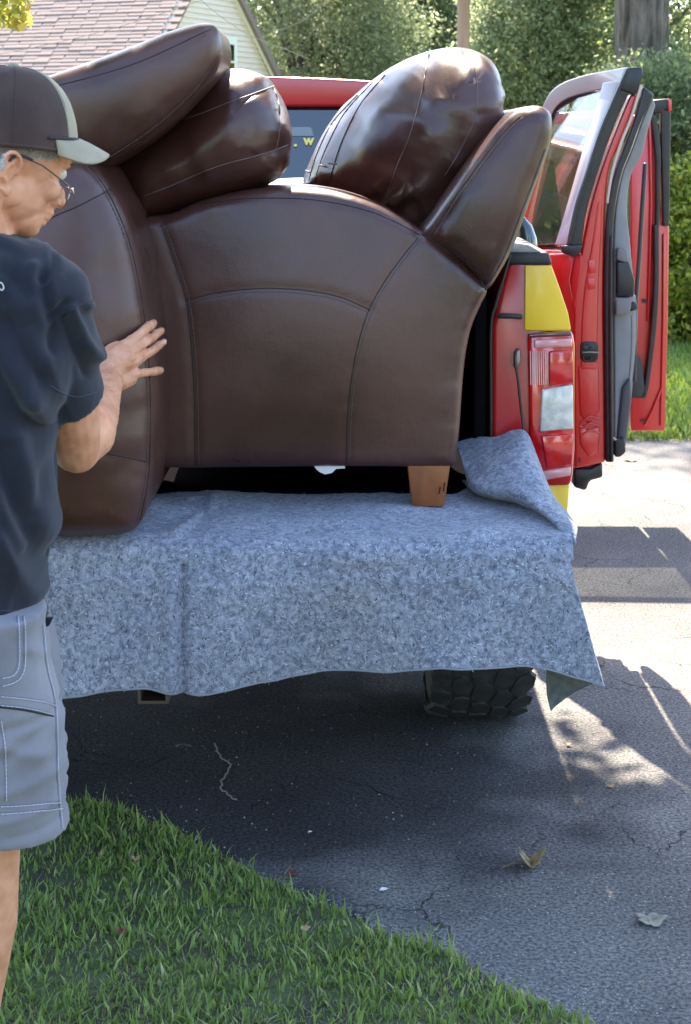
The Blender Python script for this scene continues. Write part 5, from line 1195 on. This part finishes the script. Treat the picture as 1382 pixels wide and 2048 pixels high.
for P, R in legs:
    a = P[-1]; V, Fc = join_data([tube_data([a+Vector((-.04, 0, -.035)), a+Vector((.07, 0, -.042)), a+Vector((.17, 0, -.048))], [.043, .043, .036], 14)]); mk('shoe', V, Fc, BLK, man)

# ------------------------------------------------------------------ houses
hA = Vector(tuple(W(254, 196, 20))); hC = Vector(tuple(W(412, -121, 22))); hB = Vector(tuple(W(566, 196, 24)))
house = thing('house', (-3.5, 24, 0), 'cream clapboard house with a pinkish brown shingle roof and a small gable window', 'house')
rd = Vector((-.935, .355, 0)).normalized()   # ridge direction, away to the left
dn = (hA-hC); dl = dn.length; dn.normalize(); nrm = rd.cross(dn); nrm = nrm if nrm.z > 0 else -nrm
Lr = 9.0
prism('roof', [hC+rd*-.15, hA+dn*.5+rd*-.15, hA+dn*.5+rd*Lr, hC+rd*Lr], nrm*-.10, M['shingle'], house)
dn2 = (hB-hC).normalized(); nr2 = dn2.cross(rd); nr2 = nr2 if nr2.z > 0 else -nr2
prism('roof', [hC+rd*-.15, hB+dn2*.5+rd*-.15, hB+dn2*.5+rd*Lr, hC+rd*Lr], nr2*-.10, M['shingle'], house)
roofpart = [o for o in house.children if o.name.startswith('roof')][0]
# shingle courses: strips laid over each other
shm = bpy.data.meshes.new('shingle'); shV, shF = box_data((-.20, -.05, 0), (.20, .05, .010)); shm.from_pydata(shV, [], shF); shm.materials.append(M['shingle'])
rows = int((dl+.45)/.072); cnt = 0; Mx0 = Matrix((rd, dn, nrm)).transposed().to_4x4(); rest = []
for r in range(rows):
    for c in range(22):
        p = hC+dn*(.05+.072*r)+rd*(-.02+.408*c+(.20 if r % 2 else 0)+random.uniform(-.01, .01))+nrm*(.006+random.uniform(0, .006))
        mt = Mx0 @ Matrix.Rotation(random.uniform(.07, .10), 4, 'X')
        v = p-Vector((0, 0, EYE)); sx = CX+F*v.x/v.y; sy = 284-F*v.z/v.y
        if cnt < 290 and -40 < sx < 420 and -40 < sy < 210:
            o = bpy.data.objects.new('shingle', shm); COL.objects.link(o); o.parent = roofpart; mm = mt.copy(); mm.translation = p-org(roofpart); o.matrix_local = mm; cnt += 1
        else:
            mm = mt.copy(); mm.translation = p; rest.append(([tuple(mm @ Vector(v)) for v in shV], shF))
V, Fc = join_data(rest); tag(mk('shingle_field', V, Fc, M['shingle'], roofpart, False), kind='stuff')
# walls and clapboards on the gable
gb = (hB-hA); gb.z = 0; gl_ = gb.length; gb.normalize(); gn = Vector((gb.y, -gb.x, 0))
gz = hA.z
wall = prism('wall', [Vector((hA.x, hA.y, 0)), Vector((hB.x, hB.y, 0)), Vector((hB.x, hB.y, gz)), hC+Vector((0, 0, -.12)), Vector((hA.x, hA.y, gz))], rd*.2, M['cream'], house)
nb_ = 0
z = .3
while z < hC.z-.2:
    t0, t1 = (0, 1) if z < gz else ((z-gz)/(hC.z-gz)*.5, 1-(z-gz)/(hC.z-gz)*.5)
    p = Vector((hA.x, hA.y, z))+gb*gl_*t0; q2 = Vector((hA.x, hA.y, z))+gb*gl_*t1
    prism('clapboard', [p+gn*.004, q2+gn*.004, q2+gn*.004+Vector((0, 0, .078)), p+gn*.004+Vector((0, 0, .078))], [p+gn*.026, q2+gn*.026, q2+gn*.010+Vector((0, 0, .078)), p+gn*.010+Vector((0, 0, .078))], M['cream'], wall); z += .074
for (a, b) in ((hA, hC), (hB, hC)):
    d = (b-a).normalized(); e = Vector((0, 0, -.14)); prism('rake_board', [a-d*.5+gn*.05, b+gn*.05, b+e+gn*.05, a-d*.5+e+gn*.05], gn*.05, M['white'], house)
prism('side_wall', [Vector((hA.x, hA.y, 0)), Vector((hA.x, hA.y, gz)), Vector((hA.x, hA.y, gz))+rd*Lr, Vector((hA.x, hA.y, 0))+rd*Lr], gb*.15, M['cream'], house)
# gable window
wc = W(447, 122, 22.3); tt = (wc-hA).dot(gb)/gl_; wc = Vector((hA.x, hA.y, 0))+gb*gl_*tt+Vector((0, 0, wc.z)); wv = Vector((0, 0, 1))
win = obox('window', wc+gn*.02, (gb*.32, wv*.34, gn*.03), M['white'], wall)
gp = obox('pane', wc+gn*.045+wv*.12, (gb*.22, wv*.11, gn*.01), M['glass_dark'], win); obox('pane', wc+gn*.045-wv*.13, (gb*.22, wv*.11, gn*.01), M['glass_dark'], win)
# a neighbour's pale grey house far right
h2 = thing('house', (6.6, 32, 0), 'far pale grey roofed house glimpsed between the open door and the bushes', 'house')
prism('wall', [Vector((6.2, 31, 0)), Vector((12, 31, 0)), Vector((12, 31, 1.4)), Vector((6.2, 31, 1.4))], (0, 4, 0), mat('grey_wall', (.35, .38, .42), .8), h2)
prism('roof', [Vector((5.9, 30.8, 1.35)), Vector((12.3, 30.8, 1.35)), Vector((11.5, 33, 2.2)), Vector((6.9, 33, 2.2))], (0, .1, -.1), mat('grey_roof', (.28, .31, .34), .8), h2)

# ------------------------------------------------------------------ trees, poles, wires
def leaf_cloud(n_clump, per, ctr, rad, size, sig, shell=.55, flat=1.0, droop=0.0):
    C = RNG.normal(size=(n_clump, 3)); C /= np.linalg.norm(C, axis=1)[:, None]; r = shell+(1-shell)*RNG.random(n_clump)**.6
    bumpy = np.array([1+.30*noise.noise(Vector(tuple(c*2.2+np.array(ctr)*.37))) for c in C]); C = C*(r*bumpy)[:, None]*np.array(rad)+np.array(ctr)
    P = np.repeat(C, per, 0)+RNG.normal(size=(n_clump*per, 3))*sig*np.array([1, 1, .7])
    return leaf_quads(P, size, droop)
def sunlit_gap(Q):
    C = Q.reshape(-1, 4, 3)[:, 0]; yp = C[:, 1]-.78*(C[:, 2]-1.95)
    keep = (yp < 3.42) | (C[:, 0] > .50) | (C[:, 0] < -2.2); keep &= ~((C[:, 0] > .62) & (C[:, 1]-.78*C[:, 2] > 4.02))
    return Q.reshape(-1, 4, 3)[keep].reshape(-1, 3)
def leaf_quads(P, size, droop=0.0, asp=.5):
    n = len(P); a = RNG.normal(size=(n, 3)); a[:, 2] -= droop; a /= np.linalg.norm(a, axis=1)[:, None]; b = RNG.normal(size=(n, 3)); b -= a*np.sum(a*b, 1)[:, None]; b /= np.linalg.norm(b, axis=1)[:, None]
    s = size*RNG.uniform(.6, 1.3, (n, 1)); return np.stack([P, P+a*s*.5+b*s*asp*.5, P+a*s, P+a*s*.5-b*s*asp*.5], 1).reshape(-1, 3)
def tree(label, x, y, h, crown, m, n, size, sig, trunk=.12, lean=(0, 0), per=26, cat='tree', group=None, shell=.55, name='tree', droop=.2, limbs=5, zmin=0):
    t = thing(name, (x, y, 0), label, cat, group); cc, cr = crown
    top = Vector((x+lean[0], y+lean[1], cc[2]+cr[2]*.5))
    V_, F_ = tube_data([Vector((x, y, -.05)), Vector((x, y, 0)).lerp(top, .35)+Vector((random.uniform(-.1, .1), 0, 0)), Vector((x, y, 0)).lerp(top, .7), top], [trunk*1.15, trunk*.85, trunk*.5, trunk*.15], 14)
    L = [(V_, F_)]
    for k in range(limbs):
        a = 2*math.pi*k/limbs+random.random(); s = Vector((x, y, 0)).lerp(top, random.uniform(.3, .7)); e = Vector(cc)+Vector((math.cos(a)*cr[0]*.7, math.sin(a)*cr[1]*.7, random.uniform(-.2, .6)*cr[2]))
        L.append(tube_data([s, s.lerp(e, .5)+Vector((0, 0, .15*cr[2])), e], [trunk*.4, trunk*.22, trunk*.06], 8))
    if 'ridged' in label:
        n_, m_ = 60, 90; Vr = []; Fr = []
        for i in range(m_):
            z = -.05+i*.055
            for k in range(n_):
                a = 2*math.pi*k/n_; rr = trunk*(1.36-.04*i*.055+.30*math.exp(-z/.5))*(1+.05*math.sin(3*a+z)); c_, s2 = math.cos(a), math.sin(a)
                w_ = noise.noise(Vector((c_*4.2, s2*4.2, z*.8))); v_ = noise.noise(Vector((c_*9, s2*9, z*2.0+7)))
                rr -= .035*(1-min(1, abs(w_)/.18))+.018*(1-min(1, abs(v_)/.2)); Vr.append((x+rr*c_-.01*z, y+rr*s2, z))
        for i in range(m_-1):
            for k in range(n_): Fr.append((i*n_+k, i*n_+(k+1) % n_, (i+1)*n_+(k+1) % n_, (i+1)*n_+k))
        L = [(Vr, Fr)]+L[1:]
    mk('trunk', *join_data(L), M['bark'], t)
    fine = 'overhanging' not in label and y > 0 and cat == 'tree'
    Q = leaf_cloud(int(n*.9) if fine else n, int(per*2.4) if fine else per, cc, cr, size*(.62 if fine else 1), sig*(.85 if fine else 1), shell, droop=droop)
    if 'overhanging' in label: Q = sunlit_gap(Q)
    o = mkq('crown', Q, 4, m, t); return t
BG = 'broad green trees behind the driveway'
tree('large grey green leafy tree right of the cream house gable', -.7, 27.5, 6, ((-.55, 27.2, 3.3), (1.75, 1.8, 3.3)), M['leaf_mid'], 1500, .13, .20, .18)
tree('dark leafy tree behind the utility pole', 1.2, 31, 8, ((1.0, 31, 3.6), (2.3, 2.2, 3.7)), M['leaf_dark'], 1300, .17, .28, .2)
tree('rounded mid green tree standing just left of the utility pole', .65, 29.5, 6, ((.45, 29.3, 2.5), (1.2, 1.3, 2.3)), M['leaf_mid'], 900, .15, .20, .15)
tree('bright yellow green conifer between pole and big trunk', 3.6, 31, 9, ((3.5, 31, 4.0), (1.5, 1.5, 3.6)), M['leaf_yellow'], 900, .16, .22, .15, droop=.6)
tree('sunlit yellow green shrubby tree above the open doors', 3.3, 25, 5, ((3.1, 25, 2.0), (1.1, 1.1, 1.5)), M['leaf_yellow'], 700, .11, .15, .10)
tree('big old tree with a thick ridged grey trunk above the truck doors', 2.85, 15.5, 9, ((3.4, 16.5, 7.0), (3.2, 3.0, 3.0)), M['leaf_mid'], 600, .14, .28, .21, limbs=7)
tree('dark evergreen thicket around the foot of the thick trunk', 2.7, 14.5, 2.4, ((2.80, 14.4, 1.50), (.95, .55, .95)), M['leaf_dark'], 700, .09, .11, .05)
tree('dark evergreen tree behind the thick trunk', 4.2, 22, 6, ((4.3, 22.5, 3.6), (1.6, 1.6, 3.2)), M['leaf_dark'], 1000, .14, .22, .15)
tree('mid green tree with light tips left of the thick trunk', 2.6, 21.5, 6, ((2.45, 22, 2.9), (.8, .9, 1.5)), M['leaf_mid'], 600, .12, .16, .10)
bt = random.Random(3)
Q = []
for k in range(15):
    x = -26+3.9*k+bt.uniform(-.8, .8); Q.append(leaf_cloud(380, 20, (x, 43+bt.uniform(-2, 3), 4.2), (3.2, 2.6, 5.4+bt.uniform(-1, 1)), .32, .5, .5))
for k in range(9):
    Q.append(leaf_cloud(170, 20, (-6+2.1*k, 37, 1.5), (1.8, 1.2, 2.2), .24, .35, .4))
tag(mkq('far_woods', np.vstack(Q), 4, M['leaf_dark']), 'wall of dark green woods filling the background', 'woods', kind='stuff')
# bushes at the right beyond the lawn
for i, (px, Yb, r, hh, lab) in enumerate([(1372, 13.6, .62, 1.35, 'tall yellow green sunlit bush beside the front door edge'), (1330, 14.6, .7, 1.1, 'low bush partly behind the open front door'), (1440, 14.2, .9, 1.5, 'broad bush at the right edge beyond the lawn')]):
    c = W(px, 500, Yb); tree(lab, c.x, Yb, hh, ((c.x, Yb, hh*.52), (r, r, hh*.60)), M['leaf_bush'], 520, .065, .075, .03, cat='bush', name='bush', per=34, shell=.45, limbs=6)
# overhanging maple, unseen crown shaped to shade the man and spare the chair tops
mp = tree('spreading maple overhanging from the left, only a low leafy tip in view', -4.2, 6.2, 9, ((-1.65, 5.15, 5.6), (2.6, 2.3, 1.9)), M['leaf_mid'], 1250, .13, .24, .24, lean=(1.2, -.4), limbs=8, shell=.1)
Qe = [leaf_cloud(620, 26, c, rr_, .13, .2, .1) for c, rr_ in (((.98, 6.75, 4.4), (.75, .72, .75)), ((1.15, 6.2, 4.6), (.9, .8, .8)), ((2.3, 6.3, 4.6), (1.2, .8, .8)), ((.2, 5.6, 4.8), (1.2, .9, .8)))]  # unseen leaf clusters added to shade the ground at lower right
mkq('crown', sunlit_gap(np.vstack(Qe)), 4, M['leaf_mid'], mp)
tube('unseen_bough', [Vector((-3.6, 6.1, 3.6)), Vector((-1.5, 6.0, 4.6)), Vector((.4, 6.1, 4.6)), Vector((2.6, 6.3, 4.6))], [.10, .07, .045, .02], M['bark'], mp, 10)
tw = [Vector((-2.6, 6.6, 3.4)), Vector((-2.0, 6.75, 2.8)), Vector((-1.62, 6.8, 2.42)), Vector((-1.42, 6.8, 2.20))]
tube('twig', tw, [.02, .012, .006, .003], M['bark'], mp, 8)
Pt = []
for k in range(430):
    c = W(random.triangular(-60, 62, 0), 0, 6.8); t = random.random(); px = random.uniform(-60, 60); py = random.uniform(-60, 70)
    if py > 45 and not (30 < px < 62): continue
    if py > 10+.8*(60-px)+20: continue
    p = W(px, py, 6.8+random.gauss(0, .12)); Pt.append(tuple(p))
tag(mkq('leaf_spray', leaf_quads(np.array(Pt), .055, .5, .8), 4, M['leaf_yellow'], mp), kind='stuff')
# trees behind the camera, seen only in the glass and leather
for i, (x, y) in enumerate([(-9, -15), (-1, -19), (7, -14), (14, -6), (-15, -4)]):
    tree('leafy tree standing across the street behind the photographer, spot %s' % ['far left', 'straight behind', 'right behind', 'right side', 'left side'][i], x, y, 8, ((x, y, 4.2), (3, 3, 3.2)), M['leaf_mid'], 260, .35, .5, .2, per=18)
pole = thing('utility_pole', (W(928, 60, 20).x, 20, 0), 'weathered brown wooden utility pole rising behind the leather cushion', 'utility pole')
pxx = W(928, 60, 20).x; tube('pole_shaft', [(pxx, 20, -.1), (pxx-.01, 20, 4), (pxx-.03, 20, 9)], [.082, .078, .066], M['pole'], pole, 14)
tube('crossarm', [(pxx-.9, 20, 8.2), (pxx, 20, 8.2), (pxx+.9, 20, 8.2)], .05, M['pole'], pole, 8)
wm = mat('wire_sheath', (.22, .21, .20), .6)
for (a, b, Yw, r, lab) in [((-80, 122), (460, -20), 11.5, .0026, 'thin overhead wire crossing in front of the shingle roof'), ((380, -20), (560, 95), 13, .0024, 'thin service wire dropping across the cream gable'), ((560, 60), (680, -30), 16, .0026, 'overhead wire in front of the grey green tree')]:
    P = [W(a[0]+(b[0]-a[0])*t, a[1]+(b[1]-a[1])*t+26*math.sin(math.pi*t)*.6, Yw) for t in np.linspace(-.3, 1.3, 30)]
    tag(tube('overhead_wire', P, r, wm, None, 6), lab, 'wire')
